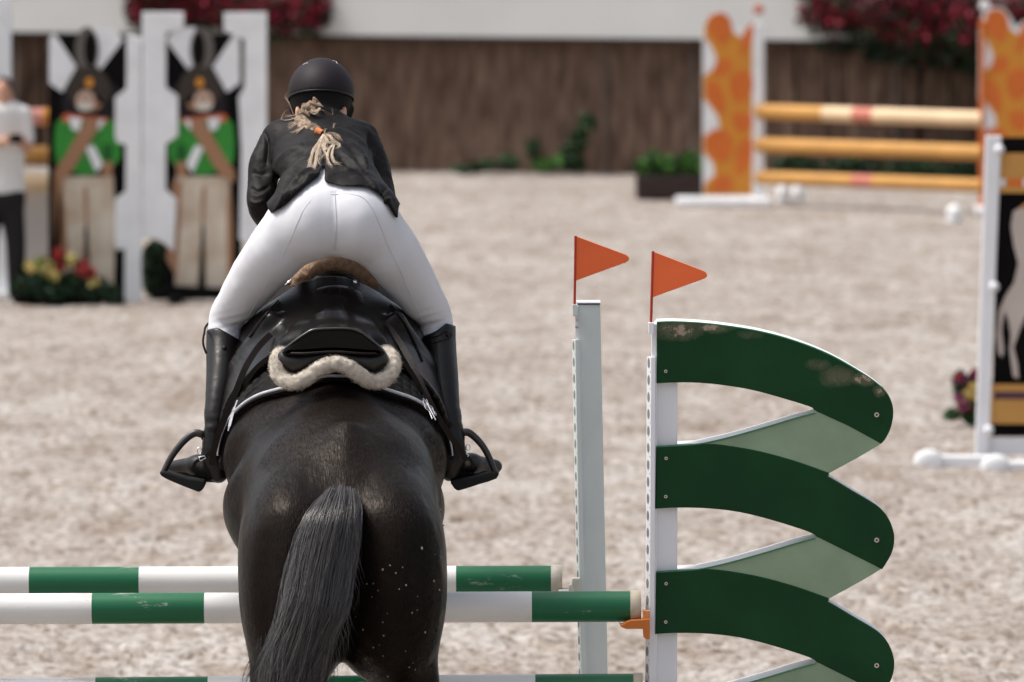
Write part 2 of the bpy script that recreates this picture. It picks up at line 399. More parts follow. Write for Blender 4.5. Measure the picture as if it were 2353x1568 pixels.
# ================================================================== setting
def ground_mat():
    mt = bpy.data.materials.new('sand'); mt.use_nodes = True; n = mt.node_tree.nodes; l = mt.node_tree.links; b = n['Principled BSDF']
    b.inputs['Roughness'].default_value = 0.95; b.inputs['Specular IOR Level'].default_value = 0.15
    tc = n.new('ShaderNodeTexCoord')
    def tex(sc, stretch, det=6, dist=0.0, rough=0.6):
        mp = n.new('ShaderNodeMapping'); mp.inputs['Scale'].default_value = stretch; l.new(tc.outputs['Object'], mp.inputs['Vector'])
        t = n.new('ShaderNodeTexNoise'); t.inputs['Scale'].default_value = sc; t.inputs['Detail'].default_value = det; t.inputs['Roughness'].default_value = rough; t.inputs['Distortion'].default_value = dist
        l.new(mp.outputs[0], t.inputs['Vector']); return t.outputs['Fac']
    def ramp(src, stops):
        r = n.new('ShaderNodeValToRGB'); e = r.color_ramp.elements
        while len(e) < len(stops): e.new(0.5)
        for i, (p, c) in enumerate(stops): e[i].position = p; e[i].color = (*c, 1)
        l.new(src, r.inputs['Fac']); return r.outputs['Color']
    c1 = ramp(tex(22.0, (1, 0.36, 1), 8, 0.5, 0.68), [(0.35, (.125, .088, .064)), (0.45, (.265, .234, .206)), (0.56, (.385, .360, .335)), (0.72, (.49, .468, .445))])
    c2 = ramp(tex(0.9, (1, 0.4, 1), 5), [(0.36, (.80, .76, .73)), (0.62, (1, 1, 1))])
    c3 = ramp(tex(3.6, (1, 0.30, 1), 6, .4), [(.36, (.68, .60, .53)), (.54, (1, 1, 1))])
    mx0 = n.new('ShaderNodeMix'); mx0.data_type = 'RGBA'; mx0.blend_type = 'MULTIPLY'; mx0.inputs[0].default_value = .75; l.new(c1, mx0.inputs[6]); l.new(c3, mx0.inputs[7]); c1 = mx0.outputs[2]
    mx = n.new('ShaderNodeMix'); mx.data_type = 'RGBA'; mx.blend_type = 'MULTIPLY'; mx.inputs[0].default_value = 1.0
    l.new(c1, mx.inputs[6]); l.new(c2, mx.inputs[7]); l.new(mx.outputs[2], b.inputs['Base Color'])
    bp = n.new('ShaderNodeBump'); bp.inputs['Strength'].default_value = 0.8; bp.inputs['Distance'].default_value = 0.03
    l.new(tex(14, (1, 0.6, 1), 6), bp.inputs['Height']); l.new(bp.outputs[0], b.inputs['Normal'])
    return mt
xs = np.concatenate([-np.geomspace(600, 9, 14), np.linspace(-7.5, 8, 330), np.geomspace(9.5, 600, 14)])
ys = np.concatenate([[-300, -100, -30, 0, 8, 14, 18], np.linspace(20, 56, 620), np.linspace(56.3, 92, 240), np.geomspace(94, 900, 12)])
gx, gy = np.meshgrid(xs, ys, indexing='ij')
def gnoise(x, y, sx, sy): return vnoise(np.stack([x * sx, y * sy, 0 * x + 3.3], -1)) - 0.5
gz = 0.012 * gnoise(gx, gy, 1.3, .7) + 0.014 * gnoise(gx + 31, gy, 7, 3.2) + 0.026 * gnoise(gx, gy + 17, 19, 7.5) * (gnoise(gx + 5, gy, .7, .4) + .75)
hg = np.random.default_rng(77)
for _ in range(900):                                    # hoof prints
    hy_ = 26 + 40 * hg.random() ** 1.4; hx_ = (hg.random() - .5) * 2 * (.068 * hy_ + .3)
    i0, i1 = np.searchsorted(xs, [hx_ - .3, hx_ + .3]); j0, j1 = np.searchsorted(ys, [hy_ - .5, hy_ + .5])
    q_ = ((gx[i0:i1, j0:j1] - hx_) / .075) ** 2 + ((gy[i0:i1, j0:j1] - hy_) / .11) ** 2
    gz[i0:i1, j0:j1] += -.028 * np.exp(-q_ ** 1.5) + .012 * np.exp(-((np.sqrt(q_) - 1.5) / .4) ** 2)
gz = gz * (np.abs(gx) < 8.2) * (gy > 19) * (gy < 93) - 0.012
nxg, nyg = gx.shape; gi = np.arange(nxg * nyg).reshape(nxg, nyg)
gf = np.stack([gi[:-1, :-1], gi[1:, :-1], gi[1:, 1:], gi[:-1, 1:]], -1).reshape(-1, 4)
me = bpy.data.meshes.new('ground'); me.vertices.add(nxg * nyg); me.vertices.foreach_set('co', np.stack([gx, gy, gz], -1).astype(np.float32).ravel())
me.loops.add(len(gf) * 4); me.loops.foreach_set('vertex_index', gf.astype(np.int32).ravel()); me.polygons.add(len(gf))
me.polygons.foreach_set('loop_start', np.arange(0, len(gf) * 4, 4, dtype=np.int32)); me.polygons.foreach_set('loop_total', np.full(len(gf), 4, np.int32))
me.polygons.foreach_set('use_smooth', np.ones(len(gf), bool)); me.materials.append(ground_mat()); me.update(calc_edges=True)
ground = bpy.data.objects.new('ground', me); COL.objects.link(ground); tag(ground, kind='structure')

# materials
M_white = nmat('white_paint', (.82, .83, .84), 0.55, 0.35, 0.12, 5)
M_post = nmat('aged_white_metal', (.62, .67, .66), 0.5, 0.4, 0.08, 4, 0.05, 40)
M_gwhite = nmat('cool_white_metal', (.78, .79, .82), 0.5, 0.4, 0.08, 4)
M_black = nmat('black_paint', (.004, .0035, .0035), 0.7, 0.08)
M_yellow = nmat('yellow_plank', (.54, .28, .075), 0.6, 0.3, 0.15, 3)
M_cream = nmat('cream_plank', (.72, .53, .33), 0.6, 0.3, 0.15, 3)
M_red = nmat('red_band', (.50, .17, .12), 0.6, 0.3)
M_orange = nmat('orange_yellow_paint', (.66, .27, .035), 0.6, 0.3, 0.1, 3)
M_petal = nmat('deep_orange_paint', (.66, .16, .028), 0.6, 0.3, 0.1, 6)
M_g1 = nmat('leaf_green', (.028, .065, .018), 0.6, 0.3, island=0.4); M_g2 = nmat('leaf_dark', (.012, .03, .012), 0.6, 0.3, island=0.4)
M_g3 = nmat('leaf_bright', (.09, .24, .04), 0.6, 0.3, island=0.4)
M_mag = nmat('petal_crimson', (.26, .006, .03), 0.6, 0.3, island=0.5); M_mag2 = nmat('petal_dark', (.06, .002, .008), 0.6, 0.3, island=0.4)
M_fy = nmat('petal_yellow', (.70, .55, .22), 0.6, 0.3, island=0.3); M_fr = nmat('petal_red', (.50, .06, .05), 0.6, 0.3, island=0.3); M_fp = nmat('petal_pink', (.45, .18, .35), 0.6, 0.3, island=0.3)

# ---- brush fence and pale wall behind the arena
def YW(px): return 90.0 - (px - 905) / 1395.0 * 2.6
def wallpt(px, z, fwd=0.0):
    Y = YW(px) - fwd; v = WY(px, 300, Y); return np.array([v[0], Y, z])
M_reed = nmat('brush_reeds', (.165, .110, .080), 0.95, 0.05, 0.55, 11.0, island=0.8, stretch=(1, 1, 0.22), col2=(.070, .044, .033))
fence = thing('brush_fence', 'long brown fence of upright brushwood along the back of the arena', 'fence', wallpt(1176, 0))
mb = MB(); g_ = np.random.default_rng(3)
a, b2 = wallpt(-700, 0), wallpt(3100, 0)
mb.add([a + [0, .06, 0], b2 + [0, .06, 0], b2 + [0, .06, 1.55], a + [0, .06, 1.55], a + [0, .12, 0], b2 + [0, .12, 0], b2 + [0, .12, 1.55], a + [0, .12, 1.55]],
       [(0, 1, 2, 3), (5, 4, 7, 6), (3, 2, 6, 7), (0, 4, 5, 1), (0, 3, 7, 4), (1, 5, 6, 2)])
for px in np.arange(-690, 3090, 3.4):
    q = wallpt(px + g_.normal() * 1.5, 0, g_.random() * 0.05); w = 0.014 + 0.02 * g_.random(); l_ = g_.normal() * 0.02; h_ = 1.50 + 0.05 * g_.random()
    mb.add([q + [-w, .03, 0], q + [0, -w, 0], q + [w, .03, 0], q + [-w + l_, .03, h_], q + [l_, -w, h_], q + [w + l_, .03, h_]], [(0, 1, 4, 3), (1, 2, 5, 4), (3, 4, 5)])
mb.build('brushwood_panel', M_reed, fence)
M_tim = nmat('weathered_timber', (.15, .115, .095), 0.9, 0.1, 0.4, 4)
for px in (40, 1394, 1592, 2060):
    q = wallpt(px, 0, 0.05); MB().tube([q, q + [0, 0, 1.5]], 0.045, 8).build('fence_post', M_tim, fence)
pw = thing('barrier_wall', 'pale grey painted wall rising above the brown brush fence', 'wall', wallpt(1176, 1.56))
mb = MB(); f_ = 0.16
a, b2 = wallpt(-700, 1.57, f_), wallpt(3100, 1.515, f_)
up = np.array([0, 0, 1.6])
mb.add([a, b2, b2 + up, a + up, a + [0, .5, 0], b2 + [0, .5, 0], b2 + up + [0, .5, 0], a + up + [0, .5, 0]],
       [(0, 1, 2, 3), (5, 4, 7, 6), (3, 2, 6, 7), (0, 4, 5, 1), (0, 3, 7, 4), (1, 5, 6, 2)])
mb.build('wall_face', nmat('pale_render', (.60, .60, .585), 0.8, 0.2, 0.08, 0.8), pw)
mb = MB(); mb.add([a + [0, -.02, -.04], b2 + [0, -.02, -.04], b2 + [0, -.02, .0], a + [0, -.02, .0], a + [0, .3, -.04], b2 + [0, .3, -.04], b2 + [0, .3, -.004], a + [0, .3, -.004]],
       [(0, 1, 2, 3), (5, 4, 7, 6), (3, 2, 6, 7), (0, 4, 5, 1), (0, 3, 7, 4), (1, 5, 6, 2)])
mb.build('ledge_shadow_strip', nmat('ledge_shadow_strip', (.03, .022, .02), 0.8, 0.2), pw)  # near-black strip coloured in as the shadow line under the wall

def wp(px, py, fwd=0.3):
    return WY(px, py, YW(px) - fwd)
def hang(label, spans, seed):
    c = wp(spans[0][0], 0); t = thing('hanging_flower_box', label, 'flower box', c, 'crimson flower boxes on the pale wall')
    bl = [(wp(x, y, 0.42), (rx / 200, .22, ry / 200)) for x, y, rx, ry in spans]
    leaf_cloud('foliage', [(b[0] + [0, .06, -.10], b[1]) for b in bl], 2600, 0.045, [M_g2, M_g1, M_mag2], t, seed, weights=[6, 1.4, 2])
    leaf_cloud('blossoms', bl, 3600, 0.04, [M_mag, M_mag2, M_g2], t, seed + 1, weights=[6, 3, 2])
    x0 = min(s[0] - s[2] for s in spans); x1 = max(s[0] + s[2] for s in spans)
    p0, p1 = wp(x0, -30, 0.42), wp(x1, -30, 0.42); MB().box((p0[0], p0[1] - .1, p0[2] - .12), (p1[0], p0[1] + .12, p0[2] + .06)).build('trough', M_black, t)
    return t
hang('crimson flowers spilling over the wall above the two soldier panels', [(340, 10, 60, 55), (430, 20, 70, 60), (530, 15, 80, 60), (640, 22, 80, 55), (715, 12, 52, 62), (460, -40, 180, 40)], 11)
hang('crimson flowers spilling over the wall above the orange and yellow jump', [(1890, 20, 60, 40), (1960, 30, 80, 50), (2060, 40, 90, 62), (2150, 45, 100, 70), (2260, 40, 90, 75), (2360, 30, 90, 70), (2120, -30, 260, 40), (2470, 20, 90, 60)], 21)
# shaded ivy hanging below the right flower box
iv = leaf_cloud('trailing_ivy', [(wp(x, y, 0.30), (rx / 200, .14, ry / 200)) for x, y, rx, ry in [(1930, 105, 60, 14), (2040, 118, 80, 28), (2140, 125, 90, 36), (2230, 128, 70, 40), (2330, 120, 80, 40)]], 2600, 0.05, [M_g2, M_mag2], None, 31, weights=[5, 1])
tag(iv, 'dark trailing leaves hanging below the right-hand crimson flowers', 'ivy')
def weeds(label, bl, seed, mats=(M_g2, M_g1), w=(2, 3), n=1200, base=398):
    o = leaf_cloud('weed_clump', [(WY(x, y, YG(base) - 0.3), (rx / 200, .2, ry / 200)) for x, y, rx, ry in bl], n, 0.04, list(mats), None, seed, weights=list(w))
    tag(o, label, 'weeds', 'weeds growing at the foot of the brush fence'); return o
weeds('dark green climbing weeds against the fence below its tallest tuft', [(1350, 282, 22, 22), (1330, 320, 24, 24), (1312, 352, 26, 26), (1318, 380, 30, 16)], 41)
weeds('bright green weed patch at the fence foot beside the climbing weeds', [(1255, 378, 34, 14), (1285, 370, 20, 14)], 42, (M_g3, M_g1), (2, 2), 700)
weeds('low dull green weeds at the fence foot nearest the rider', [(1120, 378, 30, 12), (1170, 372, 26, 18), (1225, 340, 18, 22), (1075, 388, 40, 9)], 43, n=900)
weeds('dark green growth under the yellow poles of the orange jump', [(1830, 380, 60, 22), (1960, 385, 80, 26), (2100, 392, 80, 26), (2210, 396, 50, 24)], 44, (M_g2, M_g1), (5, 1.5), 2200, 412)
# planter
Yp = YG(458)
pl = thing('planter', 'dark wooden planter with bright green plants left of the orange wing', 'planter', WY(1530, 458, Yp))
a, b2 = WY(1462, 459, Yp), WY(1618, 403, Yp)
MB().box((a[0], Yp, 0), (b2[0], Yp + .45, b2[2]), .02).build('planter_box', nmat('dark_planter_wood', (.055, .038, .034), 0.8, 0.2, 0.3, 6), pl)
leaf_cloud('plants', [(WY(x, y, Yp + .2), (rx / 223, .2, ry / 223)) for x, y, rx, ry in [(1490, 385, 38, 22), (1540, 380, 40, 20), (1590, 378, 34, 22), (1500, 366, 20, 14), (1580, 362, 18, 12)]], 1500, 0.05, [M_g3, M_g1, M_g2], pl, 51, weights=[3, 2, 1])

# ---- orange flower wings and the yellow jump
def OZ(x, y): return (1436 + x * .3896, y * .3896)
def ell_pts(cx, cy, rx, ry, rot=0, n=18):
    c, s = math.cos(R(rot)), math.sin(R(rot)); return [(cx + c*rx*math.cos(t) - s*ry*math.sin(t), cy + s*rx*math.cos(t) + c*ry*math.sin(t)) for t in [2*math.pi*i/n for i in range(n)]]
def leaf_pts(cx, cy, rx, ry, rot=0, n=20):
    if rx > ry: rx, ry, rot = ry, rx, rot + 90
    c, s = math.cos(R(rot)), math.sin(R(rot)); out = []
    for i in range(n):
        t = 2 * math.pi * i / n; x = rx * math.cos(t) * (1 - .28 * math.sin(t)) * abs(math.cos(t)) ** .15; y = ry * math.sin(t); out.append((cx + c*x - s*y, cy + s*x + c*y))
    return out
def orange_wing(dx, Y, label, post_x, sc=1.0, mirror=False, ball=M_red, pw_=66, pm=None):
    def T(x, y):
        x, y = OZ(x, y); 
        if mirror: x = 2 * 1673 - x
        return (x + dx, 452 + (y - 452) * sc)
    base = WY(*T(600, 1160), Y); t = thing('jump_wing', label, 'jump wing', (base[0], Y, 0), 'orange flower patterned jump wings')
    slab('board', [T(*p) for p in [(460, 1155), (460, 200), (480, 110), (540, 62), (600, 70), (640, 120), (680, 190), (720, 145), (755, 145), (755, 1155)]], Y, .06, M_white, t)
    slab('painted_leaf_shape', [T(*p) for p in [(470, 150), (500, 90), (560, 75), (610, 110), (640, 190), (690, 225), (720, 160), (750, 150), (750, 1150), (463, 1150), (470, 1080), (530, 1030), (520, 960), (463, 900), (463, 800), (560, 770), (550, 690), (500, 620), (463, 580), (463, 450), (530, 400), (540, 340), (510, 270), (470, 220)]], Y - .004, .004, M_orange, t)
    mbx = MB()
    for cx, cy, rx, ry, ro in [(565, 170, 58, 75, -10), (718, 235, 26, 80, 20), (572, 400, 58, 34, -40), (540, 575, 40, 82, -20), (685, 512, 60, 75, 10), (690, 715, 58, 44, 35), (558, 860, 68, 78, -15), (700, 925, 42, 88, 15), (570, 1090, 60, 40, -40)]:
        o = slab('petal', [T(*p) for p in leaf_pts(cx, cy, rx * 1.15, ry * 1.3, ro)], Y - .008, .004, M_petal, t)
    a, b3 = WY(*T(post_x, 1160), Y), WY(*T(post_x + pw_, 140), Y)
    x0, x1 = sorted((a[0], b3[0])); MB().box((x0, Y - .03, 0.03), (x1, Y + .09, b3[2]), .006).build('post', pm or M_white, t)
    f = MB()
    for zz in ((-.35, .35) if dx == 0 else ()):
        xa, xb = sorted((WY(*T(300, 1200), Y)[0], WY(*T(860, 1200), Y)[0])); f.box((xa, Y + zz - .06, -.01), (xb, Y + zz + .06, .07), .02)
    f.box((x0 - .04, Y - .4, 0.0), (x1 + .04, Y + .4, .075), .015)
    f.build('foot', M_white, t)
    c = WY(*T(post_x + 33, 55), Y); MB().tube([(c[0], Y, b3[2]), (c[0], Y, c[2])], .012, 6).build('rod', M_white, t); MB().ell(c, (.055, .02, .055)).build('marker_disc', ball, t, True)
    return t
Yo = YG(470)
orange_wing(0, Yo, 'orange petal painted wing at the left end of the three yellow poles', 755)
orange_wing(636, Yo - 2.2, 'orange petal painted wing cut by the right edge of the photo', 458, 1.02, False, M_white, 30, M_petal)
def far_pole(name, label, pa, pb, Ya, Yb, rad, segs, group, cat='pole'):
    A = WY(pa[0], pa[1], Ya); B = WY(pb[0], pb[1], Yb); t = thing(name, label, cat, (A + B) / 2, group); D = B - A
    for u0, u1, mt in segs:
        MB().tube([A + D * u0, A + D * u1], rad, 16).build('painted_section', mt, t, True)
    return t
grp = 'yellow poles of the orange jump'
far_pole('jump_pole', 'top pole of the orange jump, pale cream with a pink band', (1745, 256), (2262, 274), Yo, Yo - 2.2, .078, [(0, .30, M_yellow), (.30, .435, M_cream), (.435, .525, M_red), (.525, 1, M_cream)], grp)
far_pole('jump_pole', 'middle pole of the orange jump, plain yellow all along', (1745, 333), (2262, 351), Yo, Yo - 2.2, .078, [(0, 1, M_yellow)], grp)
far_pole('jump_pole', 'lowest pole of the orange jump, yellow with a red band', (1745, 408), (2262, 427), Yo, Yo - 2.2, .070, [(0, .43, M_yellow), (.43, .52, M_red), (.52, 1, M_yellow)], grp)
Yb = YG(464)
for k, (x0, x1) in enumerate(((1785, 1814), (1820, 1850))):
    a, b3 = WY(x0, 464, Yb), WY(x1, 424, Yb); mb = MB(); mb.ell(((a[0]+b3[0])/2, Yb, .095), ((b3[0]-a[0])/2, .09, .11)); mb.tube([((a[0]+b3[0])/2, Yb, 0), ((a[0]+b3[0])/2, Yb, .05)], (b3[0]-a[0])/2*1.08, 14)
    tag(mb.build('pole_foot', M_white, None, True), ['white rounded foot beside the orange wing, nearer to it of the pair', 'white rounded foot beside the orange wing, farther from it of the pair'][k], 'foot block', 'white foot blocks by the orange wing')
c = WY(2193, 505, YG(508)); mb = MB(); mb.ell((c[0], c[1], .085), (.075, .075, .08)); mb.tube([(c[0], c[1], 0), (c[0], c[1], .03)], .085, 14)
tag(mb.build('marker_ball', M_white, None, True), 'single white ball lying on the sand below the yellow poles', 'ball')

# ---- soldier wings at the left
def LZ(x, y): return (x * .4764, y * .4764)
Ys = YG(692)
M_brown = nmat('brown_paint', (.34, .18, .10), 0.6, 0.3); M_beige = nmat('beige_paint', (.66, .60, .50), 0.6, 0.2, 0.35, 4, col2=(.46, .35, .25)); M_sgreen = nmat('bright_green_paint', (.04, .30, .04), 0.6, 0.3, 0.3, 5)
M_navy = nmat('slate_paint', (.022, .020, .022), 0.7, 0.1, 0.4, 6); M_face = nmat('face_paint', (.42, .36, .30), 0.6, 0.3); M_col = nmat('collar_paint', (.58, .13, .06), 0.6, 0.3)
def soldier_wing(cx, sg, label, x0, x1, cols):
    def T(x, y): return (cx + sg * (x - 415) * .4764, y * .4764)
    b = WY(cx, 690, Ys); t = thing('jump_wing', label, 'jump wing', (b[0], Ys, 0), 'soldier painted jump wings')
    slab('board', [(x0, 75 if sg > 0 else 85), (x1, 85 if sg > 0 else 75), (x1, 686), (x0, 686)], Ys, .04, M_black, t)
    for pts in ([(236, 180), (262, 160), (368, 322), (300, 445), (236, 400)], [(450, 130), (550, 135), (592, 192), (482, 338), (452, 300)]):
        slab('white_facet', [T(*p) for p in pts], Ys - .004, .004, M_white, t)
    s = bpy.data.objects.new('painted_soldier', None); COL.objects.link(s); s.location = (b[0], Ys, 0); s.parent = t; s.location = (0, 0, 0)
    def part(name, pts, mt, lay, sm=0): return slab(name, [T(*p) for p in pts], Ys - .004 * lay, .004, mt, s, smoothpts=sm)
    part('trousers', [(285, 850), (545, 850), (555, 1100), (548, 1392), (440, 1392), (418, 1080), (400, 1392), (285, 1392), (270, 1100)], M_beige, 2)
    part('trouser_seam', [(400, 900), (420, 905), (425, 1390), (405, 1390), (412, 1100)], M_brown, 3)
    part('leg_gap', [(408, 1090), (422, 1090), (434, 1392), (402, 1392)], M_black, 3)
    part('trouser_shade', [(270, 1100), (285, 880), (300, 1000), (296, 1392), (272, 1392)], M_brown, 3)
    part('sleeve_shade', [(500, 690), (540, 700), (545, 770), (505, 780), (490, 740)], nmat('dark_green_paint_shape', (.015, .11, .02), .6, .2), 4)
    part('musket', [(515, 880), (560, 870), (590, 1250), (540, 1340), (525, 1100)] if sg < 0 else [(262, 860), (300, 870), (330, 1230), (280, 1340), (262, 1100)], M_brown, 3)
    part('jacket', [(268, 600), (330, 575), (500, 575), (560, 600), (582, 740), (545, 800), (470, 812), (440, 845), (350, 830), (340, 780), (270, 790)], M_sgreen, 3, 2)
    part('hand', [(495, 780), (545, 780), (540, 850), (490, 850)], M_brown, 4)
    part('collar', [(295, 560), (370, 522), (500, 540), (525, 570), (505, 600), (430, 570), (310, 592)], M_col, 4)
    part('white_belt', [(330, 565), (395, 570), (380, 632), (345, 622)], M_white, 5)
    part('white_belt', [(455, 575), (505, 580), (480, 625), (450, 618)], M_white, 5)
    part('white_belt', [(412, 712), (450, 698), (495, 790), (465, 835)], M_white, 5)
    part('sash', [(415, 570), (475, 575), (470, 625), (330, 850), (262, 880), (262, 825), (320, 740)], M_brown, 6)
    part('bearskin_hat', [(330, 470), (326, 420), (345, 365), (385, 330), (430, 322), (478, 332), (515, 368), (532, 420), (528, 475), (480, 500), (430, 470), (380, 500)], nmat('bearskin_paint', (.050, .040, .034), .7, .1), 6, 2); part('dark_surround', [(300, 545), (296, 470), (330, 400), (520, 380), (575, 430), (585, 520), (560, 575)], M_navy, 5)
    part('hair_paint', ell_pts(428, 492, 66, 44), M_brown, 6)
    part('plume', ell_pts(418, 240, 58, 112), nmat('plume_paint', (.13, .115, .105), .7, .1), 5); part('plume_shade', ell_pts(436, 238, 30, 84), M_black, 6)
    part('face', ell_pts(412, 486, 48, 50), nmat('face_skin_paint', (.50, .34, .26), .6, .3), 7); part('beard', ell_pts(410, 512, 40, 22), nmat('beard_paint', (.60, .55, .48), .6, .3), 8); part('eye', ell_pts(395, 476, 7, 6), M_black, 8); part('eye', ell_pts(428, 476, 7, 6), M_black, 8); part('badge', ell_pts(430, 398, 20, 24), M_orange, 7)
    part('boots', [(270, 1388), (560, 1388), (580, 1436), (262, 1436)], M_navy, 6)
    for i, pts in enumerate(cols): slab('white_frame', pts, Ys - .03 + .001 * i, .1, M_white, t, .004)
    f = MB(); xa, xb = WY(x0, 690, Ys)[0], WY(x1, 690, Ys)[0]
    for q in (.15, .85): f.box((xa + (xb - xa) * q - .05, Ys - .28, -.01), (xa + (xb - xa) * q + .05, Ys + .28, .05), .012)
    f.build('foot', M_black, t)
    return t
P_ = lambda *a: [LZ(*p) for p in a]
soldier_wing(198, 1, 'green jacketed soldier painted on a black wing, the left one of two', 111, 300, [
    P_((612, 168), (680, 180), (680, 1458), (600, 1458)),
    P_((618, 420), (618, 700), (565, 690), (555, 660), (555, 470)),
    P_((614, 915), (610, 1200), (560, 1205), (555, 1170), (555, 960))])
soldier_wing(466, -1, 'green jacketed soldier painted on a black wing, nearest the rider', 378, 556, [
    P_((686, 60), (885, 60), (885, 130), (800, 160), (800, 420), (858, 462), (858, 655), (800, 695), (800, 915), (852, 960), (838, 1215), (765, 1150), (684, 1150)),
    P_((1080, 62), (1286, 62), (1286, 1190), (1190, 1190), (1155, 1150), (1165, 720), (1150, 470), (1180, 420), (1180, 190), (1080, 150))])
_o = slab('low_base', P_((740, 1404), (830, 1380), (1060, 1392), (1100, 1445), (720, 1445)), Ys - .12, .1, M_black, bpy.data.objects['jump_wing.003'])
hb = thing('hedge_block', 'dark green clipped bush standing between the two soldier wings', 'bush', WY(362, 680, Ys + .5))
leaf_cloud('foliage', [(WY(362, 620, Ys + .5), (.13, .2, .24)), (WY(362, 585, Ys + .5), (.11, .15, .1))], 2600, .03, [M_g2, M_g1], hb, 61, weights=[4, 1]); MB().tube([WY(362, 690, Ys + .5), WY(362, 610, Ys + .5)], .02, 6).build('stem', M_brown, hb)
fp = thing('flower_pot_group', 'low mixed flower arrangement in front of the left soldier', 'flowers', WY(140, 697, YG(699)))
Yf = YG(699)
leaf_cloud('foliage', [(WY(x, y, Yf), (rx / 290, .2, ry / 290)) for x, y, rx, ry in [(60, 660, 38, 34), (110, 665, 45, 30), (160, 660, 45, 34), (215, 665, 40, 30), (250, 675, 22, 20), (90, 640, 26, 18)]], 3600, .035, [M_g2, M_g1, nmat('leaf_blue', (.05, .10, .07), .6, .3, island=.3)], fp, 71, weights=[4, 2, 1])
leaf_cloud('yellow_blossoms', [(WY(x, y, Yf - .1), (r_ / 290, .1, r_ / 290)) for x, y, r_ in [(72, 612, 15), (108, 618, 18), (125, 632, 14), (95, 600, 12), (160, 598, 15), (215, 650, 12)]], 700, .03, [M_fy, M_g3], fp, 72, weights=[4, 1])
leaf_cloud('red_blossoms', [(WY(x, y, Yf - .12), (r_ / 290, .1, r_ / 290)) for x, y, r_ in [(135, 585, 14), (190, 615, 16), (205, 628, 12), (140, 612, 10)]], 600, .03, [M_fr, M_mag2], fp, 73)
f = MB(); q = WY(140, 697, Yf); f.box((q[0] - .33, Yf - .12, 0), (q[0] + .33, Yf + .12, .09), .02); f.build('trough', M_black, fp)
grp = 'poles behind the spectator'
far_pole('jump_pole', 'pink and orange pole end beside the spectator, highest of the three', (-120, 268), (116, 268), Ys + .6, Ys + .6, .07, [(0, .7, M_red), (.7, .93, nmat('pink_band', (.68, .30, .24), .6, .3)), (.93, 1, M_orange)], grp)
far_pole('jump_pole', 'yellow pole end beside the spectator, middle of the three', (-120, 354), (116, 354), Ys + .6, Ys + .6, .07, [(0, 1, M_yellow)], grp)
far_pole('jump_pole', 'white and yellow pole end beside the spectator, lowest of the three', (-120, 420), (116, 420), Ys + .6, Ys + .6, .07, [(0, .5, M_white), (.5, 1, M_cream)], grp)
sp = thing('jump_standard', 'white upright standard behind the spectator at the left edge', 'jump stand', WY(8, 690, Ys + .6))
a, b3 = WY(-12, 690, Ys + .6), WY(25, -30, Ys + .6)
MB().box((a[0], Ys + .55, 0.02), (b3[0], Ys + .65, b3[2]), .006).build('post', M_white, sp); MB().box((a[0] - .3, Ys + .3, -.01), (b3[0] + .3, Ys + .36, .06), .01).box((a[0] - .3, Ys + .84, -.01), (b3[0] + .3, Ys + .9, .06), .01).box((a[0], Ys + .36, -.01), (b3[0], Ys + .84, .05), .01).build('foot', M_white, sp)
wb = slab('filler_board', [(30, 440), (118, 440), (118, 640), (30, 640)], Ys + .75, .03, nmat('pale_board', (.62, .58, .55), .6, .3, .1, 3)); tag(wb, 'pale boxy filler board between the spectator and the left soldier', 'board')
slab('filler_base', [(34, 640), (40, 640), (40, 688), (34, 688)], Ys + .75, .03, M_white, wb); slab('filler_base', [(108, 640), (114, 640), (114, 688), (108, 688)], Ys + .75, .03, M_white, wb)

# ---- horse panel jump at the right
def RZ(x, y): return (2010.6 + x * .5678, 258.5 + y * .5678)
Yr = YG(1062); Q = lambda *a: [RZ(*p) for p in a]
rw = thing('jump_standard', 'slim white standard at the left end of the painted black panel', 'jump stand', WY(2255, 1062, Yr))
slab('post', Q((450, 95), (512, 95), (455, 1420), (406, 1420)), Yr, .07, M_gwhite, rw, .004)
slab('foot', Q((192, 1388), (460, 1390), (460, 1440), (200, 1440), (186, 1415)), Yr - .22, .08, M_white, rw, .012)
mb = MB(); c = WY(*RZ(218, 1412), Yr - .25); mb.ell(c, (.085, .03, .07)); mb.build('foot_cap', M_white, rw, True)
slab('foot', Q((465, 1412), (1000, 1412), (1000, 1466), (470, 1466), (456, 1440)), Yr - .5, .08, M_white, rw, .012)
mb = MB(); c = WY(*RZ(488, 1436), Yr - .53); mb.ell(c, (.085, .03, .075)); mb.build('foot_cap', M_white, rw, True)
for y in (150, 705, 1285):
    mb = MB(); c = WY(*RZ(505 - (y - 95) * .038, y), Yr); mb.ell(c, (.03, .03, .03)); mb.build('bolt', M_gwhite, rw, True)
bp_ = slab('painted_panel', Q((506, 100), (1100, 100), (1080, 1312), (470, 1312)), Yr + .09, .03, M_black); tag(bp_, 'black panel painted with pale horse legs at the right edge', 'panel')
slab('painted_horse_legs', Q((640, 360), (603, 375), (560, 400), (550, 460), (562, 540), (580, 610), (562, 690), (530, 740), (503, 800), (493, 900), (500, 975), (515, 992), (521, 960), (512, 880), (525, 800), (540, 840), (550, 900), (545, 965), (560, 1070), (582, 1077), (577, 1020), (560, 950), (585, 880), (610, 820), (660, 740), (760, 680), (900, 660), (980, 560), (960, 430), (800, 350)), Yr + .084, .006, nmat('pale_pink_paint', (.58, .50, .45), .6, .3, .1, 5), bp_)
slab('painted_saddle_cloth', Q((596, 372), (700, 330), (690, 385), (600, 395)), Yr + .08, .004, M_orange, bp_)
y1 = slab('yellow_plank', Q((500, 165), (1100, 170), (1100, 328), (495, 325)), Yr + .03, .03, M_yellow); tag(y1, 'upper yellow plank crossing the black horse panel', 'plank', 'yellow planks of the black panel jump')
